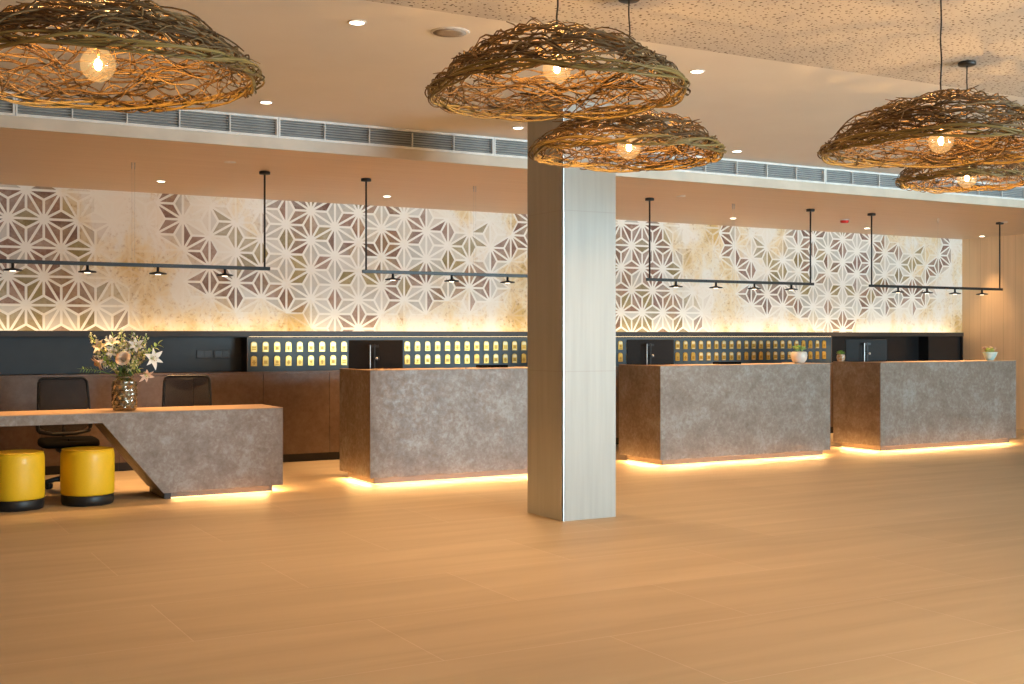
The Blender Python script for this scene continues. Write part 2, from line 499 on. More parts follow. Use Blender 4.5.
# ------------------------------------------------------------------ mesh builder
class MB:
    def __init__(self):
        self.v, self.f, self.mi, self.sm = [], [], [], []
    def add(self, verts, faces, mi=0, smooth=False):
        o = len(self.v)
        self.v += [tuple(p) for p in verts]
        for f in faces:
            self.f.append([i + o for i in f])
            self.mi.append(mi)
            self.sm.append(smooth)
        return self
    def box(self, x0, x1, y0, y1, z0, z1, mi=0):
        v = [(x0, y0, z0), (x1, y0, z0), (x1, y1, z0), (x0, y1, z0), (x0, y0, z1), (x1, y0, z1), (x1, y1, z1), (x0, y1, z1)]
        f = [(0, 3, 2, 1), (4, 5, 6, 7), (0, 1, 5, 4), (1, 2, 6, 5), (2, 3, 7, 6), (3, 0, 4, 7)]
        return self.add(v, f, mi)
    def prism_y(self, pts, y0, y1, mi=0, smooth=False):
        """polygon in (x,z), extruded along y"""
        n = len(pts)
        v = [(x, y0, z) for x, z in pts] + [(x, y1, z) for x, z in pts]
        a = sum(pts[i][0] * pts[(i + 1) % n][1] - pts[(i + 1) % n][0] * pts[i][1] for i in range(n))
        f = [list(range(n)), list(range(2 * n - 1, n - 1, -1))]
        f += [(i, i + n, (i + 1) % n + n, (i + 1) % n) for i in range(n)]
        if a < 0:
            f = [list(reversed(q)) for q in f]
        return self.add(v, f, mi, smooth)
    def lathe(self, prof, c=(0, 0, 0), seg=24, mi=0, smooth=True, mod=None, cap=True):
        """profile [(r,z)] about the z axis"""
        v, f = [], []
        n = len(prof)
        for r, z in prof:
            for k in range(seg):
                a = 2 * PI * k / seg
                rr = r * (mod(a, z) if mod else 1)
                v.append((c[0] + rr * math.cos(a), c[1] + rr * math.sin(a), c[2] + z))
        for i in range(n - 1):
            for k in range(seg):
                k2 = (k + 1) % seg
                f.append((i * seg + k, i * seg + k2, (i + 1) * seg + k2, (i + 1) * seg + k))
        if cap:
            f.append(list(range(seg))[::-1])
            f.append([(n - 1) * seg + k for k in range(seg)])
        return self.add(v, f, mi, smooth)
    def tube(self, pts, r, seg=6, mi=0, closed=False, smooth=True):
        pts = [Vector(p) for p in pts]
        n = len(pts)
        v, f = [], []
        up = Vector((0.123, 0.271, 0.955))
        for i, p in enumerate(pts):
            if closed:
                t = pts[(i + 1) % n] - pts[i - 1]
            else:
                t = pts[min(i + 1, n - 1)] - pts[max(i - 1, 0)]
            if t.length < 1e-9:
                t = Vector((0, 0, 1))
            t.normalize()
            ref = up if abs(t.dot(up)) < 0.95 else Vector((1, 0, 0))
            a = t.cross(ref).normalized()
            b = t.cross(a)
            rr = r[i] if isinstance(r, (list, tuple)) else r
            for k in range(seg):
                w = 2 * PI * k / seg
                v.append(p + a * (rr * math.cos(w)) + b * (rr * math.sin(w)))
        m = n if closed else n - 1
        for i in range(m):
            j = (i + 1) % n
            for k in range(seg):
                k2 = (k + 1) % seg
                f.append((i * seg + k, j * seg + k, j * seg + k2, i * seg + k2))
        if not closed:
            f.append(list(range(seg)))
            f.append([(n - 1) * seg + k for k in range(seg)][::-1])
        return self.add(v, f, mi, smooth)
    def ball(self, c, r, mi=0, seg=12, rings=8, sc_=(1, 1, 1)):
        prof = []
        v, f = [], []
        for i in range(rings + 1):
            ph = PI * i / rings
            for k in range(seg):
                a = 2 * PI * k / seg
                v.append((c[0] + r * sc_[0] * math.sin(ph) * math.cos(a), c[1] + r * sc_[1] * math.sin(ph) * math.sin(a), c[2] - r * sc_[2] * math.cos(ph)))
        for i in range(rings):
            for k in range(seg):
                k2 = (k + 1) % seg
                f.append((i * seg + k, i * seg + k2, (i + 1) * seg + k2, (i + 1) * seg + k))
        return self.add(v, f, mi, True)
    def build(self, name, mats, parent=None, bevel=0.0, loc=None, weld=False):
        me = bpy.data.meshes.new(name)
        me.from_pydata(self.v, [], self.f)
        if not isinstance(mats, (list, tuple)):
            mats = [mats]
        for m in mats:
            me.materials.append(m)
        me.polygons.foreach_set("material_index", self.mi)
        me.polygons.foreach_set("use_smooth", self.sm)
        me.update()
        o = bpy.data.objects.new(name, me)
        COL.objects.link(o)
        if parent:
            o.parent = parent
        if loc:
            o.location = loc
        if bevel:
            md = o.modifiers.new("bevel", 'BEVEL')
            md.width = bevel
            md.segments = 2
            md.limit_method = 'ANGLE'
        return o

def tag(o, label=None, cat=None, group=None, kind=None):
    if label: o["label"] = label
    if cat: o["category"] = cat
    if group: o["group"] = group
    if kind: o["kind"] = kind
    return o

def thing(name, label, cat, loc=(0, 0, 0), rz=0.0, group=None):
    o = bpy.data.objects.new(name, None)
    o.empty_display_size = 0.1
    COL.objects.link(o)
    o.location = loc
    o.rotation_euler = (0, 0, rz)
    return tag(o, label, cat, group)

def children(o):
    return [c for c in bpy.data.objects if c.parent == o]

def copy_tree(o, parent=None, kids=None):
    c = o.copy()
    COL.objects.link(c)
    c.parent = parent
    for ch in children(o):
        copy_tree(ch, c)
    return c

def light(name, kind, loc, energy, color, parent=None, **kw):
    d = bpy.data.lights.new(name, kind)
    d.energy = energy
    d.color = color
    rot = kw.pop('rot', None)
    for k, v in kw.items():
        setattr(d, k, v)
    o = bpy.data.objects.new(name, d)
    COL.objects.link(o)
    o.location = loc
    if rot: o.rotation_euler = rot
    if parent: o.parent = parent
    return o

# ------------------------------------------------------------------ constants of the place
EYE = 1.387
MURAL_Y = 12.95
WALL_X = 15.38
CAB_Y = 12.65
FRONT_Y = 10.30
SOF_Y = 9.37
SOF_Z = 2.905
CEIL_Z = 3.155
WARM = (1.0, 0.70, 0.40)

# ------------------------------------------------------------------ the setting
def struct(name, mb, m, bevel=0):
    return tag(mb.build(name, m, bevel=bevel), kind='structure')

struct('floor', MB().box(-7, WALL_X, -6.2, 13.1, -0.1, 0), M['floor'])
struct('ceiling', MB().box(-7, WALL_X, 5.88, SOF_Y + 0.15, CEIL_Z, CEIL_Z + 0.1), M['ceiling'])
tag(struct('ceiling_perforated', MB().box(-7, WALL_X, -6.2, 5.88, CEIL_Z, CEIL_Z + 0.1), M['perforated']), 'ceiling field of perforated acoustic plaster')
struct('ceiling_soffit', MB().box(-7, WALL_X, SOF_Y + 0.012, MURAL_Y, SOF_Z, SOF_Z + 0.04), M['soffit'])
struct('trim_1', MB().box(-7, WALL_X, SOF_Y, SOF_Y + 0.04, SOF_Z - 0.006, SOF_Z + 0.088), M['fascia'])
struct('wall_back', MB().box(-7, WALL_X + 0.1, MURAL_Y, MURAL_Y + 0.12, 0, SOF_Z + 0.1), M['slate'])
struct('wall_right', MB().box(WALL_X, WALL_X + 0.1, -6.2, MURAL_Y, 0, CEIL_Z + 0.1), M['wood_wall'])
struct('wall_left', MB().box(-7.1, -7, -6.2, MURAL_Y + 0.1, 0, CEIL_Z + 0.1), M['wall_paint'])

# pillar with a slim metal corner bead
PX0, PX1, PY0, PY1 = 4.71, 5.19, 7.62, 8.15
pil = thing('pillar', 'pale square pillar standing in front of the counters', 'pillar', ((PX0 + PX1) / 2, (PY0 + PY1) / 2, 0))
del pil["category"]; pil["kind"] = 'structure'
cx, cy = (PX0 + PX1) / 2, (PY0 + PY1) / 2
MB().box(PX0 + 0.003 - cx, PX1 - cx, PY0 - cy + 0.002, PY1 - cy, 0, CEIL_Z).build('pillar_core', M['pillar'], pil)
b = MB()
b.box(PX0 - cx - 0.003, PX0 - cx + 0.012, PY0 - cy - 0.004, PY0 - cy + 0.006, 0, CEIL_Z)
b.box(PX0 - cx - 0.003, PX0 - cx + 0.003, PY0 - cy - 0.004, PY0 - cy + 0.012, 0, CEIL_Z)
b.build('corner_bead', M['trim_metal'], pil)
MB().box(PX0 - cx + 0.016, PX0 - cx + 0.022, PY0 - cy - 0.0005, PY0 - cy + 0.004, 0, CEIL_Z).build('corner_groove', M['vent_dark'], pil)

# ------------------------------------------------------------------ mural (one printed sheet, two repeats of the print)
MZ0, MZ1 = 1.40, SOF_Z
PERIOD = 7.6
BROWN = [(0.225, 0.115, 0.086), (0.185, 0.095, 0.070), (0.28, 0.150, 0.108)]
OLIVE = [(0.27, 0.205, 0.085), (0.225, 0.168, 0.072), (0.32, 0.245, 0.11)]
GREY = [(0.62, 0.60, 0.56), (0.52, 0.50, 0.465), (0.70, 0.68, 0.64)]
LINE = (0.95, 0.93, 0.88)

def clip_poly(p, axis, val, keep_gt):
    out = []
    n = len(p)
    for i in range(n):
        a, b_ = p[i], p[(i + 1) % n]
        ia = (a[axis] >= val) if keep_gt else (a[axis] <= val)
        ib = (b_[axis] >= val) if keep_gt else (b_[axis] <= val)
        if ia:
            out.append(a)
        if ia != ib:
            t = (val - a[axis]) / (b_[axis] - a[axis])
            out.append((a[0] + t * (b_[0] - a[0]), a[1] + t * (b_[1] - a[1])))
    return out

def seg_d(p, a, b_):
    ax, ay = a; bx, by = b_; px, py = p
    dx, dy = bx - ax, by - ay
    t = max(0, min(1, ((px - ax) * dx + (py - ay) * dy) / (dx * dx + dy * dy + 1e-12)))
    return math.hypot(px - ax - t * dx, py - ay - t * dy)

def poly_d(p, pl):
    return min(seg_d(p, pl[i], pl[i + 1]) for i in range(len(pl) - 1))

def inside(p, pg):
    c = False
    n = len(pg)
    for i in range(n):
        (x1, y1), (x2, y2) = pg[i], pg[(i + 1) % n]
        if (y1 > p[1]) != (y2 > p[1]) and p[0] < (x2 - x1) * (p[1] - y1) / (y2 - y1) + x1:
            c = not c
    return c

BLOB = [(4.35, 3.1), (4.18, 2.6), (4.05, 2.32), (3.62, 2.02), (3.75, 1.88), (4.35, 1.78), (4.75, 1.62), (5.0, 1.3), (5.35, 1.3), (5.45, 1.72), (5.95, 1.78),
        (6.45, 1.95), (6.95, 1.92), (7.0, 2.08), (6.62, 2.22), (6.45, 2.55), (6.1, 2.75), (6.0, 3.1)]
SNAKES = [[(3.02, 2.85), (3.16, 2.72), (3.13, 2.52), (3.36, 2.36), (3.46, 2.26)], [(3.46, 1.98), (3.74, 1.86)],
          [(7.45, 2.82), (7.36, 2.56), (7.08, 2.4), (6.96, 2.26)], [(6.98, 2.02), (6.72, 1.92)]]
OLIVES = [[(3.60, 2.66), (3.80, 2.52), (4.0, 2.28)], [(6.84, 2.62), (6.62, 2.5), (6.4, 2.3)]]
LEFT = [(-1.5, 3.1), (-1.5, 1.2), (2.45, 1.2), (2.45, 1.66), (2.0, 1.85), (1.9, 2.0), (2.15, 2.25), (1.95, 2.55), (1.9, 3.1)]

def sstep(d, r0, r1):
    t = max(0, min(1, (d - r0) / (r1 - r0)))
    return 1 - t * t * (3 - 2 * t)

def field(p):
    """(opacity of the coloured cells, opacity of the pale lines, olive bias) in print coordinates"""
    op = 0.0
    ol = 0.0
    for pg, soft in ((BLOB, 0.20), (LEFT, 0.42)):
        d = min(seg_d(p, pg[i], pg[(i + 1) % len(pg)]) for i in range(len(pg)))
        op = max(op, 1.0 if inside(p, pg) else sstep(d, 0.0, soft))
    for s in SNAKES:
        op = max(op, sstep(poly_d(p, s), 0.09, 0.17))
    for s in OLIVES:
        k = sstep(poly_d(p, s), 0.07, 0.15) * 0.85
        if k > 0.2: ol = 1.0
        op = max(op, k)
    ln = max(op, 0.0)
    near = 0.0
    for s in SNAKES + OLIVES:
        near = max(near, sstep(poly_d(p, s), 0.15, 0.45))
    ln = max(ln, 0.6 * near, 0.20)
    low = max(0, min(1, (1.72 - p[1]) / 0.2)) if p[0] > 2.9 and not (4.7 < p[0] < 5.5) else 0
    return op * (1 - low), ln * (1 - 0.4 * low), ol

def hsh(a, b_, c=0):
    return random.Random((int(a * 73856093) ^ int(b_ * 19349663) ^ int(c * 83492791)) & 0xffffffff)

mv, mf, mc = [], [], []
def emit(poly, off, rect, colr, alpha):
    p = poly
    for ax, val, gt in ((0, rect[0], True), (0, rect[1], False), (1, MZ0, True), (1, MZ1, False)):
        p = clip_poly(p, ax, val, gt)
        if len(p) < 3: return
    p = [(x + off, z) for x, z in p]
    p2 = clip_poly(clip_poly(p, 0, 0.0, True), 0, WALL_X, False)
    if len(p2) < 3: return
    a = sum(p2[i][0] * p2[(i + 1) % len(p2)][1] - p2[(i + 1) % len(p2)][0] * p2[i][1] for i in range(len(p2)))
    if abs(a) < 1e-7: return
    if a < 0: p2 = p2[::-1]
    o = len(mv)
    for x, z in p2:
        mv.append((x, MURAL_Y - 0.004, z))
    mf.append(list(range(o, o + len(p2))))
    mc.append((colr[0], colr[1], colr[2], alpha))

def inset(tri, d):
    (ax, ay), (bx, by), (cx_, cy_) = tri
    la = math.hypot(bx - cx_, by - cy_); lb = math.hypot(ax - cx_, ay - cy_); lc = math.hypot(ax - bx, ay - by)
    s = la + lb + lc
    ix, iy = (la * ax + lb * bx + lc * cx_) / s, (la * ay + lb * by + lc * cy_) / s
    area = abs((bx - ax) * (cy_ - ay) - (cx_ - ax) * (by - ay)) / 2
    k = 1 - d / (2 * area / s)
    return [(ix + (x - ix) * k, iy + (y - iy) * k) for x, y in tri]

def lattice(s, vertical, origin, rect):
    h = s * math.sqrt(3) / 2
    def P(i, j):
        u, w = (i + 0.5 * (j % 2)) * s, j * h
        return (origin[0] + w, origin[1] + u) if vertical else (origin[0] + u, origin[1] + w)
    seen = []
    for j in range(-30, 31):
        for i in range(-30, 31):
            a = P(i, j); b_ = P(i + 1, j)
            e = i + (j % 2)
            for tri in ((a, b_, P(e, j + 1)), (a, b_, P(e, j - 1))):
                g = (sum(p[0] for p in tri) / 3, sum(p[1] for p in tri) / 3)
                if g[0] < rect[0] - 0.4 or g[0] > rect[1] + 0.4 or g[1] < MZ0 - 0.4 or g[1] > MZ1 + 0.4: continue
                for q in range(3):
                    st = (tri[q], tri[(q + 1) % 3], g)
                    mid = ((st[0][0] + st[1][0]) / 2, (st[0][1] + st[1][1]) / 2)
                    c0 = ((st[0][0] + st[1][0] + g[0]) / 3, (st[0][1] + st[1][1] + g[1]) / 3)
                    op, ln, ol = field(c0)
                    # both halves of a leaf mostly share one ink
                    r1 = hsh(round(mid[0], 3) * 1000, round(mid[1], 3) * 1000)
                    x = r1.random()
                    fx = c0[0]
                    if ol:
                        pal = OLIVE
                    elif any(poly_d(c0, sn) < 0.26 for sn in SNAKES):
                        pal = BROWN
                    elif fx < 2.9:
                        pal = BROWN if x < 0.62 else (OLIVE if x < 0.84 else GREY)
                    else:
                        pal = BROWN if x < 0.38 else (OLIVE if x < 0.52 else GREY)
                    colr = pal[r1.randrange(3)]
                    r2 = hsh(round(c0[0], 3) * 1000, round(c0[1], 3) * 1000, 3)
                    if r2.random() < 0.14: colr = GREY[r2.randrange(3)]
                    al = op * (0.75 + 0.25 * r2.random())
                    if op < 0.8 and r2.random() < 0.5: al *= 0.35
                    ins = inset(st, 0.0128)
                    for k in range(3):
                        k2 = (k + 1) % 3
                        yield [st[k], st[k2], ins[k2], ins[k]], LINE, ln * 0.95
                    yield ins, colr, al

VR = (2.92, 8.2)
LR = (0.6, 2.92)
sheets = list(lattice(0.333, True, (4.94, 2.305), VR))
sheetsL = list(lattice(0.337, False, (2.31, 1.70), LR))
for off in (-PERIOD, 0.0, PERIOD):
    for poly, c_, al in sheets: emit(poly, off, VR, c_, al)
    for poly, c_, al in sheetsL: emit(poly, off, LR, c_, al)
me = bpy.data.meshes.new('mural')
me.from_pydata(mv, [], mf)
me.materials.append(M['mural'])
at = me.attributes.new("print_colour", 'FLOAT_COLOR', 'FACE')
at.data.foreach_set("color", [x for c_ in mc for x in c_])
o = bpy.data.objects.new('mural', me)
COL.objects.link(o)
tag(o, 'long wall mural of white star lattice over faded brown and gold', 'mural')

# ------------------------------------------------------------------ vents along the upper ceiling step
def vent_unit():
    L_ = 1.98
    t = thing('ventilation_grille', 'x', 'vent', (0, SOF_Y, SOF_Z + 0.082), 0, 'linear air grilles along the ceiling step')
    H = CEIL_Z - SOF_Z - 0.082
    fr = MB()
    fr.box(0.002, L_ - 0.002, -0.012, 0.03, 0.0, 0.020)
    fr.box(0.002, L_ - 0.002, -0.012, 0.03, H - 0.018, H)
    fr.box(0.002, 0.016, -0.010, 0.03, 0.02, H - 0.018)
    fr.box(L_ - 0.016, L_ - 0.002, -0.010, 0.03, 0.02, H - 0.018)
    fr.build('frame', M['vent_frame'], t)
    for k in range(1, 5):
        MB().box(k * L_ / 5 - 0.004, k * L_ / 5 + 0.004, -0.008, 0.02, 0.02, H - 0.018).build('divider_bar', M['vent_frame'], t)
    sl = MB()
    n = 6
    for k in range(n):
        z = 0.022 + (H - 0.045) * (k + 0.5) / n
        sl.add([(0.016, -0.004, z - 0.004), (L_ - 0.016, -0.004, z - 0.004), (L_ - 0.016, 0.02, z + 0.006), (0.016, 0.02, z + 0.006),
                (0.016, -0.004, z - 0.001), (L_ - 0.016, -0.004, z - 0.001), (L_ - 0.016, 0.02, z + 0.009), (0.016, 0.02, z + 0.009)],
               [(0, 3, 2, 1), (4, 5, 6, 7), (0, 1, 5, 4), (1, 2, 6, 5), (2, 3, 7, 6), (3, 0, 4, 7)])
    sl.build('slats', M['vent_slat'], t)
    MB().box(0.002, L_ - 0.002, 0.03, 0.04, 0.0, H).build('backing', M['vent_dark'], t)
    return t
vent_labels = ['white linear air grille at the far left picture edge, end only showing', 'white linear air grille behind the big left rattan lamp',
               'white linear air grille right of the big left rattan lamp', 'white linear air grille cut in two by the pillar',
               'white linear air grille right of the small middle rattan lamp', 'white linear air grille left of the smallest rattan lamp, under the upper right lamp',
               'white linear air grille at the right picture edge behind the smallest rattan lamp']
v0 = vent_unit()
for i, x in enumerate((-0.87, 1.11, 3.09, 5.07, 7.05, 9.03, 11.01)):
    t = v0 if i == 0 else copy_tree(v0)
    t.location.x = x
    t["label"] = vent_labels[i]

# ------------------------------------------------------------------ rear cabinets, ledge, tag panel
CX0, CW, NCAB = 0.973, 0.758, 19
def cabinet():
    t = thing('cabinet', 'x', 'cabinet', (0, CAB_Y, 0), 0, 'brown back cabinets below the mural')
    MB().box(0.001, CW - 0.001, 0.02, 0.296, 0.09, 0.975).build('carcass', M['cabinet'], t)
    MB().box(0.002, CW - 0.002, 0, 0.0195, 0.09, 0.975).build('door', M['cabinet'], t, bevel=0.0015)
    MB().box(0.001, CW - 0.001, 0.04, 0.29, 0.0, 0.09).build('plinth', M['kick_black'], t)
    return t
cab_where = ['at the left picture edge behind the yellow stools', 'behind the office chair left of the vase',
             'behind the vase and the left half of the second office chair', 'right of the second office chair, left of the first gold tags',
             'behind the plain desk end, under the first gold tags', 'just left of the first tall counter, mostly hidden by it']
c0 = cabinet()
for i in range(NCAB):
    t = c0 if i == 0 else copy_tree(c0)
    t.location.x = CX0 + i * CW
    if i < len(cab_where):
        t["label"] = 'brown back cabinet door ' + cab_where[i]
    elif i < 8:
        t["label"] = 'brown back cabinet hidden behind the first counter'
    elif i < 13:
        t["label"] = 'brown back cabinet hidden behind the second counter'
    else:
        t["label"] = 'brown back cabinet hidden behind the third counter'
CAB_X1 = CX0 + NCAB * CW
o = MB().box(CX0, CAB_X1, CAB_Y - 0.004, MURAL_Y - 0.001, 0.9755, 1.0).build('cabinet_worktop', M['cabinet'], bevel=0.002)
tag(o, 'long brown worktop running over the back cabinets', 'worktop')

# upper ledge with the hidden light strip
TP0_ = 3.85
LED_X0, LED_X1 = -0.6, 15.12
t = thing('light_ledge', 'dark bronze ledge under the mural carrying a warm light strip', 'ledge', (0, 0, 0))
b = MB()
b.box(LED_X0, LED_X1, CAB_Y + 0.05, CAB_Y + 0.065, 1.382, 1.440)
b.box(LED_X0, LED_X1, CAB_Y + 0.065, MURAL_Y - 0.005, 1.382, 1.398)
b.build('ledge_board', M['cornice'], t)
MB().box(LED_X0 + 0.02, LED_X1 - 0.01, MURAL_Y - 0.13, MURAL_Y - 0.10, 1.3985, 1.412).build('light_strip', M['led'], t)
MB().box(TP0_ + 0.02, 12.38, CAB_Y + 0.066, CAB_Y + 0.076, 1.3795, 1.3815).build('panel_light_strip', M['led_small'], t)

# right end of the niche: end panel, dividers
b = MB()
b.box(15.10, 15.12, CAB_Y + 0.06, MURAL_Y - 0.002, 1.0, 1.382)
b.build('niche_end_panel', M['black_panel'])
tag(bpy.data.objects['niche_end_panel'], 'black end panel closing the wall niche at the right', 'panel')
b = MB()
b.box(12.45, 15.10, MURAL_Y - 0.03, MURAL_Y - 0.002, 1.0, 1.380)
b.box(14.38, 14.40, CAB_Y + 0.08, MURAL_Y - 0.03, 1.0, 1.380)
b.box(14.40, 15.10, CAB_Y + 0.10, CAB_Y + 0.115, 1.0, 1.380)
o = b.build('niche_lining', M['black_panel'])
tag(o, 'black lining of the open niche right of the gold tags', 'panel')

# tag panel
TP0, TP1 = 3.85, 12.41
TY = 12.74
t = thing('tag_panel', 'long blue-grey display panel holding two rows of gold tags', 'display panel', (TP0, TY, 1.0))
MB().box(0, TP1 - TP0, 0, 0.02, 0.0, 0.372).build('panel_board', M['tag_panel'], t)
b = MB()
b.box(0, TP1 - TP0, -0.006, 0.0, 0.362, 0.372)
b.box(0, 0.008, -0.006, 0.0, 0.0, 0.362)
b.box(TP1 - TP0 - 0.008, TP1 - TP0, -0.006, 0.0, 0.0, 0.362)
b.build('panel_edge_trim', M['trim_metal'] if False else M['kick'], t)
b = MB()
b.box(0, 0.02, 0.02, 0.2, 0, 0.372)
b.build('panel_return', M['black_panel'], t)
MB().box(TP1 - TP0 - 0.02, TP1 - TP0, 0.02, 0.2, 0, 0.372).build('panel_return', M['black_panel'], t)

def tag_mesh(variant):
    w, h, d = 0.033, 0.112, 0.012
    def arch(w, z0, z1, n=8):
        zc = z1 - w * 0.8
        pts = [(-w, z0), (w, z0)]
        for k in range(n + 1):
            a = PI * k / n
            pts.append((w * math.cos(a), zc + w * 0.8 * math.sin(a)))
        return pts
    b = MB()
    b.prism_y(arch(w, 0, h), -d, 0.0, 0)
    # raised rim, pale inset painting the top highlight, emblem block and foot line
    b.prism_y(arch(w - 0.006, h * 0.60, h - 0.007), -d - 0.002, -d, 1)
    if variant == 0:
        b.box(-0.017, 0.017, -d - 0.003, -d, h * 0.22, h * 0.52, 2)
        b.box(-0.024, 0.024, -d - 0.002, -d, 0.006, 0.016, 1)
    elif variant == 1:
        b.lathe([(0.0, 0), (0.016, 0.0), (0.016, 0.003), (0, 0.003)], (0, 0, 0), 12, 2, False, cap=False)
        o_ = len(b.v) - 48
        for i in range(o_, len(b.v)):
            x, y, z = b.v[i]
            b.v[i] = (x, -d - z, h * 0.38 + y)
        b.box(-0.020, 0.020, -d - 0.002, -d, 0.010, 0.020, 2)
    elif variant == 2:
        b.box(-0.022, 0.022, -d - 0.002, -d, h * 0.40, h * 0.50, 2)
        b.box(-0.022, 0.022, -d - 0.002, -d, h * 0.22, h * 0.32, 2)
        b.box(-0.022, 0.022, -d - 0.002, -d, 0.006, 0.014, 1)
    else:
        b.box(-0.009, 0.009, -d - 0.003, -d, h * 0.14, h * 0.56, 2)
        b.box(-0.022, 0.022, -d - 0.0025, -d, h * 0.30, h * 0.40, 2)
    # hook peg
    b.box(-0.003, 0.003, -d - 0.006, -d, h - 0.012, h - 0.006, 2)
    return b
tag_protos = []
for v in range(4):
    for warm in (0, 1):
        mats = [M['gold'], M['gold_pale'], M['gold_dark']] if not warm else [M['gold_dim'], M['gold'], M['gold_dark']]  # second set: gold dimmed towards orange, weaker reflection put into the colour
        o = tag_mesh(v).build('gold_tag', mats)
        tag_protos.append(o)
ORD = ['first', 'second', 'third', 'fourth', 'fifth', 'sixth', 'seventh', 'eighth', 'ninth', 'tenth', 'eleventh', 'twelfth', 'thirteenth',
       'fourteenth', 'fifteenth', 'sixteenth', 'seventeenth', 'eighteenth', 'nineteenth', 'twentieth', 'twenty-first', 'twenty-second',
       'twenty-third', 'twenty-fourth', 'twenty-fifth']
T29 = R(29.3)
def u_of(x, y):
    z = x * math.sin(T29) + y * math.cos(T29)
    return 512 + 1197 * (x * math.cos(T29) - y * math.sin(T29)) / z
cols = []
x = TP0 + 0.075
while x < TP1 - 0.05:
    cols.append(x)
    x += 0.1302
regions = [('left of the first monitor', lambda u: u < 347), ('behind the first monitor', lambda u: u < 404), ('between the first monitor and the pillar', lambda u: u < 529),
           ('hidden behind the pillar', lambda u: u < 615), ('between the pillar and the second monitor', lambda u: u < 627),
           ('behind the second monitor', lambda u: u < 674), ('right of the second monitor', lambda u: True)]
used = set()
cnt = {}
hidden = 0
for x in cols:
    u = u_of(x, TY)
    reg = next(n for n, f in regions if f(u))
    k = cnt.get(reg, 0)
    cnt[reg] = k + 1
    for row, z in (('upper', 1.213), ('lower', 1.059)):
        far = u < 265 or u > 800  # tags near the panel ends mostly get the gold painted dimmer
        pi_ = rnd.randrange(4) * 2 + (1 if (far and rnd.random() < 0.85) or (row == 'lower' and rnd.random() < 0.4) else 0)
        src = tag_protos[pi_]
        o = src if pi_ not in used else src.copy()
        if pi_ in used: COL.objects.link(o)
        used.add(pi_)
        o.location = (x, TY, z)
        tag(o, f'gold arched tag, {row} row, {ORD[k]} from left, {reg}', 'tag', 'gold tags on the blue-grey panel')
for i, o in enumerate(tag_protos):
    if i not in used:
        bpy.data.objects.remove(o)

# power outlets on the slate wall
def outlet(x, lab):
    t = thing('wall_outlet', lab, 'outlet', (x, MURAL_Y - 0.001, 1.19), 0, 'double outlets on the slate wall')
    MB().box(-0.085, 0.085, -0.010, 0, -0.045, 0.045).build('cover_plate', M['socket_grey'], t, bevel=0.004)
    for s in (-1, 1):
        MB().box(s * 0.04 - 0.032, s * 0.04 + 0.032, -0.0125, -0.0095, -0.032, 0.032).build('outlet_insert', M['black_panel'], t, bevel=0.003)
    return t
def X_at(u, y):
    a = (u - 512) / 1197
    return y * (math.sin(T29) + a * math.cos(T29)) / (math.cos(T29) - a * math.sin(T29))
outlet(X_at(204, MURAL_Y), 'black double outlet left one of two on the slate wall')
outlet(X_at(221.5, MURAL_Y), 'black double outlet right one of two, nearer the gold tags')

# ------------------------------------------------------------------ tall counters
CW_ = 2.43
CD = 0.78
def counter():
    t = thing('reception_counter', 'x', 'counter', (0, FRONT_Y, 0), 0, 'tall reception counters')
    z0, z1 = 0.066, 1.07
    b = MB()
    b.box(0, CW_, 0, 0.04, z0, z1 - 0.004)
    b.box(0, 0.04, 0.04, CD, z0, z1 - 0.004)
    b.box(CW_ - 0.04, CW_, 0.04, CD, z0, z1 - 0.004)
    b.box(0.04, CW_ - 0.04, 0.04, CD - 0.10, z0, z0 + 0.02)
    b.build('carcass', M['counter'], t, bevel=0.002)
    b = MB()
    b.box(0, CW_, 0, 0.42, z1 - 0.004, z1)
    b.box(0, 0.04, 0.42, CD, z1 - 0.004, z1)
    b.box(CW_ - 0.04, CW_, 0.42, CD, z1 - 0.004, z1)
    b.build('top_ledge', M['worktop'], t)
    MB().box(0.04, CW_ - 0.04, 0.40, 0.418, 0.76, z1 - 0.004).build('inner_upstand', M['cabinet'], t)
    MB().box(0.04, CW_ - 0.04, 0.418, CD - 0.01, 0.73, 0.76).build('work_surface', M['worktop'], t)
    b = MB()
    b.box(0.065, CW_ - 0.065, 0.055, 0.075, 0.009, z0)
    b.box(0.065, 0.085, 0.075, CD - 0.06, 0.009, z0)
    b.box(CW_ - 0.085, CW_ - 0.065, 0.075, CD - 0.06, 0.009, z0)
    b.build('plinth', M['kick'], t)
    b = MB()
    b.box(0.072, CW_ - 0.072, 0.062, 0.072, 0.0, 0.009)
    b.box(0.072, 0.082, 0.072, CD - 0.07, 0.0, 0.009)
    b.box(CW_ - 0.082, CW_ - 0.072, 0.072, CD - 0.07, 0.0, 0.009)
    b.build('light_strip', M['led_floor'], t)
    return t
cnt_lab = ['tall mottled brown-grey reception counter left of the pillar, beside the low desk',
           'middle tall brown-grey reception counter just right of the pillar, white planter on top',
           'far right tall brown-grey reception counter by the oak wall, turquoise planter on top']
k0 = counter()
CXS = (4.275, 7.585, 10.82)
for i, x in enumerate(CXS):
    t = t3 = k0 if i == 0 else copy_tree(k0)
    t.location.x = x
    t["label"] = cnt_lab[i]

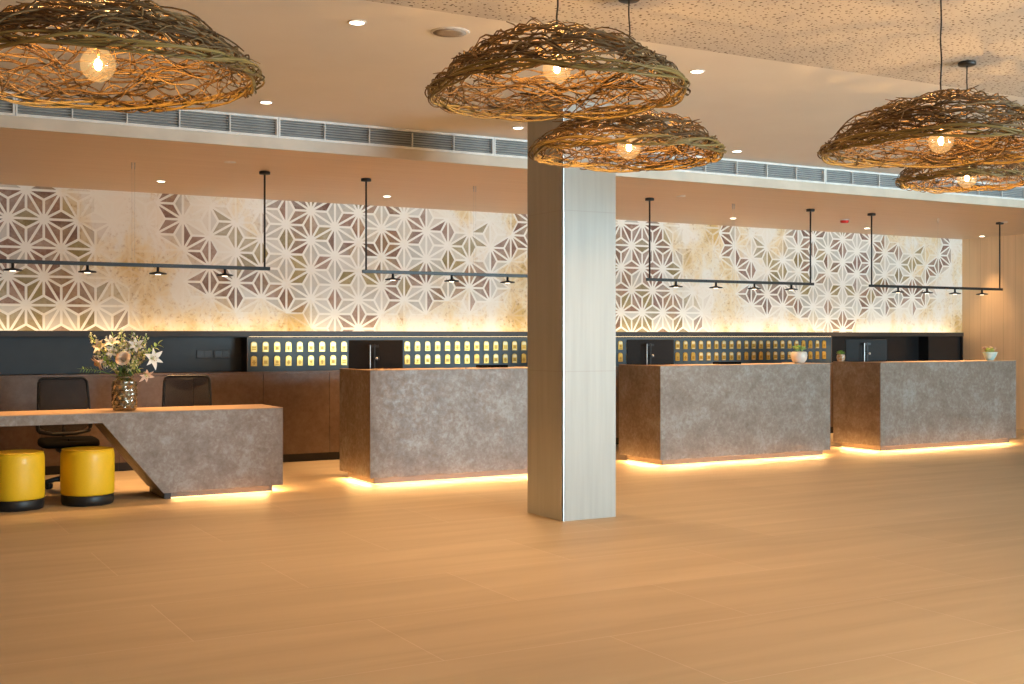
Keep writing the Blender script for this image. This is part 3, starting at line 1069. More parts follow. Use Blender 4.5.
# ------------------------------------------------------------------ low desk with slanted support
DX0, DX1, DZ, DTH, DD = -0.35, 3.44, 0.75, 0.085, 0.62
t = thing('reception_desk', 'long low brown-grey desk with slanted support, flower vase on top', 'desk', (0, FRONT_Y, 0))
b = MB()
b.prism_y([(DX0, DZ - 0.004), (DX0, DZ - DTH), (1.895, DZ - DTH), (2.39, 0.052), (DX1, 0.062), (DX1, DZ - 0.004)][::-1], 0, DD)
b.build('desk_body', M['counter'], t, bevel=0.002)
MB().box(DX0, DX1, 0, DD, DZ - 0.004, DZ).build('desk_top', M['worktop'], t)
MB().box(2.40, DX1 - 0.085, 0.045, DD - 0.06, 0.009, 0.0625).build('plinth', M['kick'], t)
b = MB()
b.box(2.46, DX1 - 0.092, 0.052, 0.062, 0.0, 0.009)
b.box(DX1 - 0.102, DX1 - 0.092, 0.062, DD - 0.07, 0.0, 0.009)
b.build('light_strip', M['led_floor'], t)
MB().box(2.405, 2.458, 0.02, DD - 0.03, 0.0, 0.0525).build('slant_shade_block', M['kick_black'], t)  # black block standing in for shade at the low end of the slope
# far end support of the desk, outside the frame at the left
MB().box(DX0, DX0 + 0.06, 0.03, DD - 0.03, 0.0, DZ - DTH).build('end_panel', M['counter'], t)

# ------------------------------------------------------------------ poufs
def pouf():
    t = thing('pouf', 'x', 'stool', (0, 0, 0), 0, 'yellow round stools at the desk')
    r = 0.208
    def sq(a, z):
        # softly squared round plan
        return 1.0 + 0.022 * math.cos(4 * a)
    prof = [(r * .97, 0.085), (r, 0.10), (r * 1.006, 0.25), (r * 1.0, 0.405), (r * .985, 0.432), (r * .95, 0.449), (r * .90, 0.4555),
            (r * .80, 0.457), (r * .45, 0.462), (0.004, 0.463)]
    MB().lathe(prof, seg=48, mod=sq).build('upholstery', M['yellow'], t)
    pts = [(r * .945 * sq(2 * PI * k / 48, 0) * math.cos(2 * PI * k / 48), r * .945 * sq(2 * PI * k / 48, 0) * math.sin(2 * PI * k / 48), 0.4525) for k in range(48)]
    MB().tube(pts, 0.005, 6, closed=True).build('piping', M['yellow_seam'], t)
    MB().lathe([(r * .90, 0.0), (r * .955, 0.006), (r * .985, 0.035), (r * .985, 0.075), (r * .96, 0.0865)], seg=48, mod=sq).build('base_band', M['black_vinyl'], t)
    return t
p0 = pouf()
p0.location = (1.785, 10.36, 0)
p0.rotation_euler.z = R(-20)
p0["label"] = 'yellow round stool on a black base, right one nearest the slanted support'
p1 = copy_tree(p0)
p1.location = (1.235, 10.33, 0)
p1["label"] = 'yellow round stool on a black base, cut by the left picture edge'

# ------------------------------------------------------------------ office chairs
def office_chair():
    t = thing('office_chair', 'x', 'chair', (0, 0, 0), 0, 'black mesh office chairs behind the desk')
    # local: the sitter faces -y
    W, zt, zb = 0.222, 1.0, 0.50
    outline = []
    def corner(cx_, cz, r, a0, a1, n=6):
        for k in range(n + 1):
            a = R(a0 + (a1 - a0) * k / n)
            outline.append((cx_ + r * math.cos(a), cz + r * math.sin(a)))
    corner(W - 0.045 - 0.012, zt - 0.045, 0.045, 0, 90)
    corner(-W + 0.045 + 0.012, zt - 0.045, 0.045, 90, 180)
    outline += [(-W, 0.66), (-W - 0.006, 0.585)]
    corner(-W + 0.055, 0.565, 0.06, 180, 225, 3)
    outline += [(-0.10, zb), (0.10, zb)]
    corner(W - 0.055, 0.565, 0.06, 315, 360, 3)
    outline += [(W + 0.006, 0.585), (W, 0.66)]
    def yb(z):   # gentle lumbar curve
        return 0.20 + 0.10 * ((z - 0.6) / 0.4) ** 2 * (1 if z > 0.6 else 0.2)
    pts = [(x, yb(z), z) for x, z in outline]
    n = len(pts)
    back = MB().tube(pts, [0.0125 if p[2] > 0.6 else 0.019 for p in pts], 8, closed=True).build('back_frame', M['black_vinyl'], t)
    # mesh web: rows between the two sides
    m = MB()
    rows, colsn = 14, 8
    def half_w(z):
        if z > zt - 0.045:
            q = (z - (zt - 0.045)) / 0.045
            return W - 0.012 - 0.045 * (1 - math.sqrt(max(0, 1 - q * q)))
        if z < 0.56:
            return 0.10 + (W - 0.10) * (z - zb) / 0.06
        return W - 0.003
    for i in range(rows + 1):
        z = zb + (zt - zb) * i / rows
        for j in range(colsn + 1):
            q = -1 + 2 * j / colsn
            m.v.append((q * half_w(z), yb(z) + 0.025 * (1 - q * q), z))
    for i in range(rows):
        for j in range(colsn):
            m.f.append([i * (colsn + 1) + j, i * (colsn + 1) + j + 1, (i + 1) * (colsn + 1) + j + 1, (i + 1) * (colsn + 1) + j])
            m.mi.append(0); m.sm.append(True)
    m.build('back_mesh', M['chair_mesh'], t)
    # spine
    MB().tube([(0, 0.04, 0.385), (0, 0.20, 0.385), (0, 0.245, 0.44), (0, 0.235, 0.52), (0, 0.24, 0.60)], [0.022, 0.022, 0.02, 0.018, 0.012], 8).build('back_support', M['black_vinyl'], t)
    # seat: rounded slab
    s = MB()
    ring = []
    for k in range(40):
        a = 2 * PI * k / 40
        c_, s_ = math.cos(a), math.sin(a)
        e = 0.35
        ring.append((0.245 * math.copysign(abs(c_) ** e, c_), 0.225 * math.copysign(abs(s_) ** e, s_)))
    lev = [(0.86, 0.405), (0.97, 0.412), (1.0, 0.435), (0.985, 0.465), (0.93, 0.478), (0.6, 0.474), (0.02, 0.470)]
    for q, z in lev:
        for x, y in ring:
            s.v.append((x * q, -0.03 + y * q, z - (0.02 * max(0, -y / 0.225) ** 2 if z > 0.43 else 0)))
    for i in range(len(lev) - 1):
        for k in range(40):
            k2 = (k + 1) % 40
            s.f.append([i * 40 + k, i * 40 + k2, (i + 1) * 40 + k2, (i + 1) * 40 + k]); s.mi.append(0); s.sm.append(True)
    s.f.append(list(range(40))[::-1]); s.mi.append(0); s.sm.append(False)
    s.build('seat', M['chair_fabric'], t)
    MB().box(-0.09, 0.09, -0.11, 0.10, 0.355, 0.405).build('seat_mechanism', M['black_metal'], t, bevel=0.01)
    MB().lathe([(0.034, 0.085), (0.034, 0.20), (0.02, 0.205), (0.02, 0.36)], seg=16).build('gas_column', M['black_metal'], t)
    for k in range(5):
        a = 2 * PI * k / 5 + R(-100)
        ca, sa = math.cos(a), math.sin(a)
        leg = MB().tube([(0, 0, 0.125), (0.12 * ca, 0.12 * sa, 0.115), (0.285 * ca, 0.285 * sa, 0.078)], [0.03, 0.022, 0.014], 8).build('leg', M['black_vinyl'], t)
        w = MB()
        for sd in (-1, 1):
            c_ = Vector((0.285 * ca - sa * 0.014 * sd, 0.285 * sa + ca * 0.014 * sd, 0.030))
            ax = Vector((-sa, ca, 0))
            p = [c_ - ax * 0.009, c_ + ax * 0.009]
            w.tube(p, 0.030, 16)
        w.tube([(0.285 * ca, 0.285 * sa, 0.03), (0.285 * ca, 0.285 * sa, 0.08)], 0.008, 8)
        w.build('caster', M['black_vinyl'], leg)
    return t
ch = office_chair()
ch.location = (X_at(66, 11.36), 11.25, 0)
ch["label"] = 'black mesh office chair left of the vase, behind the yellow stools'
ch2 = copy_tree(ch)
ch2.location = (X_at(184.5, 11.40), 11.30, 0)
ch2.rotation_euler.z = R(-14)
ch2["label"] = 'black mesh office chair right of the vase behind the solid desk end'

# ------------------------------------------------------------------ monitors
def monitor():
    t = thing('monitor', 'x', 'monitor', (0, 0, 0), 0, 'black monitors on the counters')
    w, z0, z1 = 0.265, 1.02, 1.347
    MB().box(-w, w, -0.014, 0.012, z0, z1).build('display_housing', M['screen_back'], t, bevel=0.004)
    MB().box(-w + 0.008, w - 0.008, 0.0122, 0.014, z0 + 0.012, z1 - 0.008).build('screen', M['screen'], t)
    pl = MB()
    pl.box(-0.057, -0.047, -0.083, -0.073, 0.772, 1.30)
    pl.build('pole', M['steel'], t, bevel=0.003)
    MB().box(-0.016, -0.004, -0.080, -0.068, 0.772, 1.305).build('cable_channel', M['black_metal'], t, bevel=0.003)
    b = MB()
    b.box(-0.05, 0.03, -0.075, -0.066, 1.275, 1.30)
    b.box(-0.02, 0.035, -0.074, -0.0145, 1.15, 1.185)
    b.build('bracket', M['black_metal'], t)
    MB().ball((0.012, -0.082, 1.168), 0.014).build('knob', M['steel'], t)
    MB().lathe([(0.115, 0.0), (0.115, 0.008), (0.05, 0.013)], (-0.03, -0.025, 0.7605), 32).build('base', M['black_metal'], t)
    return t
m0 = monitor()
mon = [(376, 'black monitor seen from behind on the first counter, left of the pillar'),
       (650.5, 'black monitor seen from behind on the middle counter, right of the pillar'),
       (866.5, 'black monitor seen from behind on the far right counter')]
for i, (u, lab) in enumerate(mon):
    t = m0 if i == 0 else copy_tree(m0)
    t.location = (X_at(u, 10.90), 10.905, 0)
    t.rotation_euler.z = -T29 * 0.85
    t["label"] = lab

# flat black trays on the counter ledges
def tray(u, lab):
    x = X_at(u, 10.62)
    t = thing('document_tray', lab, 'tray', (x, 10.62, 1.07), R(-6), 'flat black trays')
    MB().box(-0.15, 0.15, -0.06, 0.06, 0.0, 0.006).build('tray_base', M['chair_fabric'], t)
    b = MB()
    b.box(-0.15, 0.15, -0.06, -0.054, 0.006, 0.024)
    b.box(-0.15, 0.15, 0.054, 0.06, 0.006, 0.024)
    b.box(-0.15, -0.144, -0.054, 0.054, 0.006, 0.024)
    b.box(0.144, 0.15, -0.054, 0.054, 0.006, 0.024)
    b.build('tray_rim', M['chair_fabric'], t)
tray(492, 'flat black tray on the first counter beside the pillar')
tray(727, 'flat black tray on the middle counter between monitor and planter')

# ------------------------------------------------------------------ small planters
def leaf_blade(mb, base, d, length, width, bend=0.3, mi=0, up=Vector((0, 0, 1)), n=5):
    d = Vector(d).normalized()
    side = d.cross(up)
    if side.length < 1e-3: side = Vector((1, 0, 0))
    side.normalize()
    nrm = side.cross(d)
    v, f = [], []
    for i in range(n + 1):
        q = i / n
        w = width * math.sin(PI * (0.08 + 0.92 * q) ** 0.8) * 0.5 if q < 1 else 0.0004
        c_ = Vector(base) + d * (length * q) - up * (bend * length * q * q)
        v += [c_ - side * w + nrm * w * 0.35, c_, c_ + side * w + nrm * w * 0.35]
    for i in range(n):
        a = i * 3
        f += [(a, a + 1, a + 4, a + 3), (a + 1, a + 2, a + 5, a + 4)]
    mb.add(v, f, mi, True)

def planter(u, y, lab, pot_prof, pot_m, plant_m, plant_m2, ribs=0, spread=0.05, hgt=0.06, seed=1, rosette=1):
    rr = random.Random(seed)
    t = thing('potted_succulent', lab, 'plant', (X_at(u, y), y, 1.07))
    if rosette > 1: t.scale = (1.12, 1.12, 1.15)
    mod = (lambda a, z: 1 + 0.03 * abs(math.sin(a * ribs / 2))) if ribs else None
    MB().lathe(pot_prof, seg=48 if ribs else 28, mod=mod).build('pot', pot_m, t)
    zt = pot_prof[-1][1]
    rt = pot_prof[-1][0]
    MB().lathe([(rt * .93, 0), (rt * .5, 0.004), (0.001, 0.005)], (0, 0, zt - 0.008), 20).build('soil', M['soil'], t)
    b = MB()
    for k in range(7):      # rosettes
        a = 2 * PI * k / 6 + rr.random() * .4
        rad = 0 if k == 6 else spread * (0.55 + 0.35 * rr.random())
        c_ = Vector((rad * math.cos(a), rad * math.sin(a), zt + hgt * (0.15 + 0.5 * rr.random())))
        if k == 6: c_.z = zt + hgt * .75
        b.tube([(c_.x * .6, c_.y * .6, zt - 0.006), c_], 0.004, 6, 0)
        mi = 1 if rr.random() < 0.33 else 0
        for layer, (el, ln) in enumerate(((5, 1.0), (35, .85), (65, .6))):
            for j in range(7):
                aa = 2 * PI * j / 7 + layer * .4
                dd = (math.cos(aa) * math.cos(R(el)), math.sin(aa) * math.cos(R(el)), math.sin(R(el)))
                leaf_blade(b, c_, dd, 0.042 * ln, 0.020, -0.15, mi)
    b.build('succulent_rosettes', [plant_m, plant_m2], t)
    return t
planter(799, 10.52, 'small ribbed white planter with green succulent on the middle counter',
        [(0.040, 0.0), (0.058, 0.012), (0.076, 0.04), (0.083, 0.075), (0.078, 0.105), (0.070, 0.118)], M['pot_white'], M['succulent'], M['leaf_light'], 20, 0.075, 0.05, 3, 2)
planter(990, 10.52, 'small turquoise bowl with pale green and pink succulents on the far right counter',
        [(0.036, 0.0), (0.042, 0.008), (0.066, 0.045), (0.080, 0.085), (0.083, 0.094)], M['pot_blue'], M['leaf_light'], M['succulent_pink'], 0, 0.075, 0.055, 5, 2)
planter(837.5, 10.95, 'tiny amber glass pot with trailing green leaves beside the far right monitor',
        [(0.030, 0.0), (0.046, 0.012), (0.054, 0.045), (0.048, 0.078), (0.044, 0.088)], M['pot_amber'], M['leaf'], M['leaf_light'], 0, 0.035, 0.03, 8)
last = [o for o in bpy.data.objects if o.name.startswith('potted_succulent') and 'amber' in o.get('label', '')][0]
last.location = (10.865, 10.995, 1.07)
MB().box(0.04, 0.105, 0.62, CD, 1.05, 1.07).build('corner_shelf', M['worktop'], t3)

# ------------------------------------------------------------------ vase and flowers
VX, VY = X_at(124.5, 10.55), 10.55
vs = thing('vase', 'smoked amber glass vase with diamond facets holding white flowers', 'vase', (VX, VY, DZ))
b = MB()
prof = [(0.075, 0.0), (0.092, 0.006), (0.099, 0.022), (0.103, 0.06), (0.104, 0.14), (0.103, 0.22), (0.098, 0.250), (0.084, 0.268), (0.071, 0.277), (0.068, 0.292)]
seg, rows = 28, 12
v, f = [], []
lev, seg = 44, 72
for i in range(lev + 1):
    z = 0.292 * i / lev
    for (r0, z0), (r1, z1) in zip(prof, prof[1:]):
        if z0 <= z <= z1:
            rr = r0 + (r1 - r0) * (z - z0) / (z1 - z0)
            break
    fade = max(0, min(1, (z - 0.01) / 0.03, (0.272 - z) / 0.03))
    for k in range(seg):
        a = 2 * PI * k / seg
        u1, u2 = 4.5 * a + PI * z / 0.088, 4.5 * a - PI * z / 0.088
        bump = 1 + fade * 0.075 * (min(abs(math.sin(u1)), abs(math.sin(u2))) - 0.5)
        v.append((rr * bump * math.cos(a), rr * bump * math.sin(a), z))
for i in range(lev):
    for k in range(seg):
        k2 = (k + 1) % seg
        f.append((i * seg + k, i * seg + k2, (i + 1) * seg + k2, (i + 1) * seg + k))
f.append(list(range(seg))[::-1])
b.add(v, f, 0, False)
b.build('glass_body', M['vase'], vs)
MB().tube([(0.068 * math.cos(2 * PI * k / 28), 0.068 * math.sin(2 * PI * k / 28), 0.292) for k in range(28)], 0.004, 6, closed=True).build('rim', M['vase'], vs)
MB().lathe([(0.085, 0.012), (0.096, 0.03), (0.098, 0.15), (0.096, 0.17)], seg=24).build('water', glass_shell_mat('vase_water', (0.70, 0.62, 0.46, 1), 0.0, 0.93), vs)

CAMR = Vector((math.cos(T29), -math.sin(T29), 0))     # direction of picture right, used only to lay the bouquet out as seen
CAMT = Vector((-math.sin(T29), -math.cos(T29), 0))    # towards the visitor side
def flower_pt(px, py, toward=0.0):
    """vase-local head position from pixel offsets measured in the photo (about 115 px per metre here)"""
    s = 1 / 112.0
    return CAMR * ((px - 124.5) * s) + CAMT * toward + Vector((0, 0, (411 - py) * s))

BQ = thing('bouquet', 'loose bouquet of white lilies, peach rose and greenery standing in the glass vase', 'flowers', (VX, VY, DZ))
def stem_pts(head):
    base = Vector((head.x * -0.18, head.y * -0.18, 0.03))
    neck = Vector((head.x * 0.16, head.y * 0.16, 0.285))
    n2 = neck.xy.length
    if n2 > 0.045: neck.x *= 0.045 / n2; neck.y *= 0.045 / n2
    mid = neck.lerp(head, 0.55) + Vector((0, 0, 0.02))
    return [base, base.lerp(neck, .5), neck, mid, head]

def lily(px, py, tw, facing, lab, mat, size=0.085, seed=0):
    rr = random.Random(seed)
    h = flower_pt(px, py, tw)
    d = (CAMR * facing[0] + CAMT * facing[1] + Vector((0, 0, facing[2]))).normalized()
    a1 = d.orthogonal().normalized()
    a2 = d.cross(a1)
    st = stem_pts(h - d * 0.03)
    b = MB()
    for k in range(6):
        a = 2 * PI * k / 6 + seed
        out = a1 * math.cos(a) + a2 * math.sin(a)
        L_ = size * (1.0 if k % 2 else 0.92)
        n = 7
        side = d.cross(out).normalized()
        vv, ff = [], []
        for i in range(n + 1):
            q = i / n
            w = (0.34 if k % 2 else 0.26) * size * math.sin(PI * min(1, 0.06 + q * 0.94)) ** 0.9
            c_ = h - d * 0.03 + d * (size * 0.75 * math.sin(q * 1.75) ) + out * (L_ * (0.15 * q + 0.95 * q * q))
            vv += [c_ - side * w * .8 + d * w * .12, c_ - d * w * .1, c_ + side * w * .8 + d * w * .12]
        for i in range(n):
            a_ = i * 3
            ff += [(a_, a_ + 1, a_ + 4, a_ + 3), (a_ + 1, a_ + 2, a_ + 5, a_ + 4)]
        b.add(vv, ff, 0, True)
    t = tag(b.build('lily', mat, BQ), lab)
    MB().tube(st, 0.0032, 6).build('stem', M['leaf_dark'], t)
    s = MB()
    for k in range(6):
        a = 2 * PI * k / 6 + .5
        out = a1 * math.cos(a) + a2 * math.sin(a)
        e_ = h + d * size * .55 + out * size * .2
        s.tube([h - d * 0.02, e_], 0.0012, 4, 0)
        s.ball(tuple(e_), 0.004, 1, 6, 4)
    s.build('stamens', [M['leaf_light'], M['anther']], t)
    return t

def rose(px, py, tw, lab):
    h = flower_pt(px, py, tw)
    d = (CAMT * 0.9 + Vector((0, 0, 0.45))).normalized()
    a1 = d.orthogonal().normalized(); a2 = d.cross(a1)
    b = MB()
    for ring, (n, rad, op, ht) in enumerate(((3, 0.012, 0.1, 0.046), (4, 0.022, 0.25, 0.045), (5, 0.033, 0.5, 0.040), (6, 0.043, 0.85, 0.032), (6, 0.050, 1.2, 0.020))):
        for k in range(n):
            a = 2 * PI * k / n + ring * .7
            vv, ff = [], []
            nu, nv = 6, 4
            for j in range(nv + 1):
                qv = j / nv
                for i in range(nu + 1):
                    qu = -1 + 2 * i / nu
                    ang = a + qu * (PI / n) * 1.35 * (0.55 + 0.45 * math.sin(qv * PI * .6))
                    rr = rad * (0.35 + 0.65 * qv) + 0.012 * op * qv * qv
                    z = -0.02 + (ht + 0.02) * qv * (1 - 0.12 * qu * qu) - 0.014 * op * max(0, qv - .7)
                    p = h + (a1 * math.cos(ang) + a2 * math.sin(ang)) * rr + d * z
                    vv.append(p)
            for j in range(nv):
                for i in range(nu):
                    q = j * (nu + 1) + i
                    ff.append((q, q + 1, q + nu + 2, q + nu + 1))
            b.add(vv, ff, 0, True)
    t = tag(b.build('rose', M['rose'], BQ), lab)
    MB().tube(stem_pts(h), 0.0035, 6).build('stem', M['leaf_dark'], t)
    return t

def blossom_sprig(px, py, tw, n, length, lab, mat, seed, lean=(0, 0, 1), size=0.020, name='blossom_sprig'):
    """a spike of small clustered florets (snapdragon or stock)"""
    rr = random.Random(seed)
    h = flower_pt(px, py, tw)
    st = stem_pts(h)
    d = (st[-1] - st[-2]).normalized()
    b = MB()
    for i in range(n):
        q = i / max(1, n - 1)
        c_ = h - d * (length * (1 - q))
        a = i * 2.4
        o1 = d.orthogonal().normalized(); o2 = d.cross(o1)
        out = o1 * math.cos(a) + o2 * math.sin(a)
        sz = size * (1.15 - 0.6 * q)
        p = c_ + out * sz * 1.0
        for k in range(5):
            aa = 2 * PI * k / 5 + rr.random()
            e1 = out.orthogonal().normalized(); e2 = out.cross(e1)
            dd = (out * 0.7 + e1 * math.cos(aa) + e2 * math.sin(aa)).normalized()
            leaf_blade(b, p, dd, sz * 1.25, sz * .95, 0.1, 0, n=3)
        b.ball(tuple(p + out * sz * .3), sz * .28, 1, 6, 4)
    t = tag(b.build(name, [mat, M['leaf_light']], BQ), lab)
    MB().tube(st, 0.003, 6).build('stem', M['leaf'], t)
    return t

def leaf_sprig(px, py, tw, lab, mat, n=9, ll=0.04, lw=0.018, seed=0, span=0.18):
    rr = random.Random(seed)
    h = flower_pt(px, py, tw)
    st = stem_pts(h)
    b = MB()
    a0, a1 = st[-1], st[-2]
    d = (a0 - a1).normalized()
    side = d.cross(CAMT).normalized()
    for i in range(n):
        q = i / n
        c_ = a0 - d * (span * (1 - q))
        s_ = 1 if i % 2 else -1
        dd = d * 0.6 + side * s_ + CAMT * rr.uniform(-.5, .6)
        leaf_blade(b, c_, dd, ll * rr.uniform(.8, 1.2), lw, 0.15, 0)
    leaf_blade(b, a0, d, ll, lw, 0.1, 0)
    t = tag(b.build('leafy_sprig', mat, BQ), lab)
    MB().tube(st, [0.003, 0.003, 0.003, 0.0022, 0.001], 6).build('stem', M['leaf'], t)
    return t

rose(127, 361.5, 0.10, 'large peach rose at the front centre of the bouquet')
lily(104, 364, 0.07, (-0.6, .5, -0.55), 'blush lily drooping at the lower left of the bouquet', M['petal_pink'], 0.085, 1)
lily(152, 361, 0.05, (0.75, .6, 0.0), 'big white lily at the right side of the bouquet', M['petal_white'], 0.095, 2)
lily(147, 376, 0.07, (0.55, .5, -0.6), 'blush lily hanging lowest at the right of the bouquet', M['petal_pink'], 0.075, 3)
lily(103, 350, 0.05, (-0.4, .8, 0.3), 'white lily at the upper left of the bouquet', M['petal_white'], 0.070, 4)
lily(114, 346, 0.04, (0.1, .7, 0.6), 'white lily near the top centre of the bouquet', M['petal_white'], 0.070, 5)
lily(137, 349, 0.04, (0.2, .8, 0.4), 'white lily upper right of the rose', M['petal_white'], 0.070, 6)
lily(116, 355, 0.09, (-0.1, 1, 0.2), 'small white lily just left of the rose', M['petal_white'], 0.055, 7)
sprigs = [(91, 338, 0.0, 14, 0.19, 'cream flower spike reaching to the upper left', 'petal_cream', .027),
          (120, 333, -0.03, 15, 0.19, 'green cream flower spike rising highest in the bouquet', 'petal_cream', .027),
          (146, 339, 0.0, 12, 0.17, 'cream flower spike reaching to the upper right', 'petal_cream', .024),
          (127, 344, 0.03, 13, 0.13, 'small white flower cluster behind the rose', 'petal_white', .028),
          (139, 363, 0.10, 12, 0.10, 'small cream flower cluster right of the rose', 'petal_cream', .022),
          (108, 341, 0.02, 13, 0.15, 'white flower cluster between the two upper left lilies', 'petal_white', .027),
          (134, 338, -0.02, 12, 0.15, 'white flower cluster at the top right of the centre', 'petal_white', .026),
          (97, 356, 0.03, 12, 0.14, 'white flower cluster at the left side of the bouquet', 'petal_white', .025),
          (146, 352, 0.02, 12, 0.14, 'white flower cluster left of the big white lily', 'petal_white', .025),
          (113, 366, 0.09, 10, 0.09, 'small cream flower cluster low left of the rose', 'petal_cream', .016)]
for i, (px, py, tw, n, ln, lab, m, sz) in enumerate(sprigs):
    blossom_sprig(px, py, tw, n, ln, lab, M[m], i + 1, size=sz)
leaves_ = [(84, 371, 0.03, 'feathery green sprig hanging out at the far left', 'leaf', 15, 0.038, 0.009, 0.17),
           (113, 339, 0.0, 'green leafy sprig at the top left of the bouquet', 'leaf_light', 12, 0.045, 0.024, 0.2),
           (131, 336, -0.02, 'green leafy sprig at the top right of the centre', 'leaf', 12, 0.045, 0.022, 0.2),
           (157, 347, 0.0, 'broad pale leaf sprig at the upper right of the bouquet', 'leaf_light', 8, 0.055, 0.030, 0.14),
           (105, 362, 0.06, 'dark green leaf sprig left of the rose', 'leaf', 9, 0.060, 0.026, 0.14),
           (141, 371, 0.06, 'green leaf sprig right below the rose', 'leaf_light', 10, 0.042, 0.022, 0.14),
           (146, 357, 0.05, 'green leaf sprig between rose and big white lily', 'leaf', 10, 0.042, 0.022, 0.16),
           (122, 373, 0.07, 'dark leaf sprig low in the vase mouth', 'leaf_dark', 10, 0.048, 0.028, 0.09),
           (132, 373, 0.07, 'dark leaf sprig low under the rose', 'leaf_dark', 10, 0.046, 0.026, 0.09),
           (97, 347, 0.02, 'pale leaf sprig beside the upper left spike', 'leaf_light', 11, 0.042, 0.022, 0.18),
           (124, 349, 0.02, 'green leaf sprig right behind the rose', 'leaf_light', 12, 0.042, 0.022, 0.18),
           (139, 343, 0.0, 'pale leaf sprig beside the upper right spike', 'leaf_light', 11, 0.042, 0.022, 0.18)]
for i, (px, py, tw, lab, m, n, ll, lw, sp) in enumerate(leaves_):
    leaf_sprig(px, py, tw, lab, M[m], n, ll, lw, i + 1, sp)

# ------------------------------------------------------------------ linear rail lamps over the counters
def rail_lamp():
    LEN = 2.36
    t = thing('rail_lamp', 'x', 'ceiling lamp', (0, 10.75, SOF_Z), 0, 'black hanging rail lamps over the counters')
    zr = 2.015 - SOF_Z
    MB().box(-0.04, LEN + 0.05, -0.012, 0.012, zr - 0.022, zr + 0.010).build('rail', M['black_metal'], t, bevel=0.002)
    for x in (0, LEN):
        MB().tube([(x, 0, zr), (x, 0, -0.02)], 0.0095, 8).build('rod', M['black_metal'], t)
        MB().lathe([(0.046, -0.028), (0.05, -0.026), (0.05, -0.003), (0.046, -0.0005)], (x, 0, 0), 20).build('ceiling_rose', M['black_metal'], t)
    for dx in (-0.012, 0.012):
        w = MB()
        x = LEN / 2 + dx
        w.tube([(x, 0, zr + 0.008), (x, 0, -0.05)], 0.0009, 4)
        w.tube([(x, 0, -0.06), (x, 0, -0.0005)], 0.004, 6)
        w.build('suspension_wire', M['steel'], t)
    for k in range(4):
        hd = MB()
        hd.lathe([(0.012, 0.062), (0.012, 0.026), (0.026, 0.020), (0.072, 0.012), (0.076, 0.006), (0.074, 0.0)][::-1], (0, 0, zr - 0.083), 28)
        ho = hd.build('lamp_head', M['black_metal'], t, loc=(0.2 + k * 0.596, 0, 0))
        MB().lathe([(0.0015, -0.0045), (0.024, -0.004), (0.026, -0.0002)], (0, 0, zr - 0.083), 20).build('diffuser', M['lamp_lens_dim'], ho)
    return t
r0 = rail_lamp()
rl = [(1.055, 'black rail lamp hanging over the low desk at the left'), (4.42, 'black rail lamp over the first counter, running behind the pillar'),
      (7.77, 'black rail lamp over the middle counter right of the pillar'), (11.14, 'black rail lamp over the far right counter')]
for i, (x, lab) in enumerate(rl):
    t = r0 if i == 0 else copy_tree(r0)
    t.location.x = x
    t["label"] = lab
    off, sp = ((0.20, 0.596), (0.28, 0.64), (0.36, 0.566), (0.46, 0.517))[i]
    for k, h_ in enumerate(sorted((c for c in children(t) if c.name.startswith('lamp_head')), key=lambda c: c.location.x)):
        h_.location.x = off + k * sp

# ------------------------------------------------------------------ ceiling fittings
def world_at(u, v, z):
    zd = 1197 * (z - EYE) / (336 - v)
    a = (u - 512) / 1197
    return (zd * (math.sin(T29) + a * math.cos(T29)), zd * (math.cos(T29) - a * math.sin(T29)), z)

def downlight(u, v, z, lab, on=True, r=0.052, name='recessed_downlight', grp='recessed ceiling downlights'):
    p = world_at(u, v, z)
    t = thing(name, lab, 'downlight', p, 0, grp)
    MB().lathe([(r * 0.82, -0.0055), (r, -0.004), (r * 1.05, -0.0004)], (0, 0, 0), 28).build('trim_ring', M['white_plastic'], t)
    MB().lathe([(0.001, -0.0075), (r * .75, -0.0072), (r * .80, -0.0056)], (0, 0, 0), 24).build('lens', M['lamp_lens'] if on else M['lens_off'], t)
    return t, p
dls = []
for u, v, lab in ((357, 22, 'lit downlight in the plain ceiling left of the round speaker'), (266, 102, 'lit downlight at the tip of the big left rattan lamp'),
                  (518, 127.5, 'lit downlight in the upper ceiling close left of the pillar'), (697, 71, 'lit downlight right of the big middle rattan lamp'),
                  (737, 151, 'lit downlight in the upper ceiling above the vent right of the middle lamps')):
    dls.append(downlight(u, v, CEIL_Z, lab))
for u, v, lab in ((161, 181, 'lit downlight in the wood soffit over the left mural'), (387, 196, 'lit downlight in the wood soffit over the first counter'),
                  (733, 218, 'lit downlight in the wood soffit over the middle counter'), (867, 228, 'lit downlight in the soffit near the red alarm'),
                  (982, 236, 'lit downlight in the soffit at the oak wall')):
    dls.append(downlight(u, v, SOF_Z, lab, r=0.046))
for u, v, lab in ((230, 162, 'unlit downlight in the soffit left of the first rail rod'), (681, 196, 'unlit downlight in the soffit right of the pillar'),
                  (1004, 222, 'unlit downlight in the soffit at the right picture edge')):
    downlight(u, v, SOF_Z, lab, False, 0.05)

p = world_at(450, 32, CEIL_Z)
t = thing('ceiling_speaker', 'round grey speaker grille in the plain ceiling', 'speaker', p)
MB().lathe([(0.10, -0.006), (0.112, -0.005), (0.116, -0.0004)], seg=36).build('speaker_rim', M['white_plastic'], t)
MB().lathe([(0.001, -0.010), (0.06, -0.009), (0.099, -0.0062)], seg=36).build('grille', M['grille'], t)

p = world_at(844.5, 219.5, SOF_Z)
t = thing('ceiling_fire_alarm', 'small red fire alarm sounder on the wood soffit', 'alarm', p)
MB().lathe([(0.035, -0.048), (0.05, -0.044), (0.056, -0.02), (0.056, -0.014)], seg=24).build('sounder', M['red'], t)
MB().lathe([(0.060, -0.014), (0.060, -0.0004)], seg=24).build('base_ring', M['white_plastic'], t)

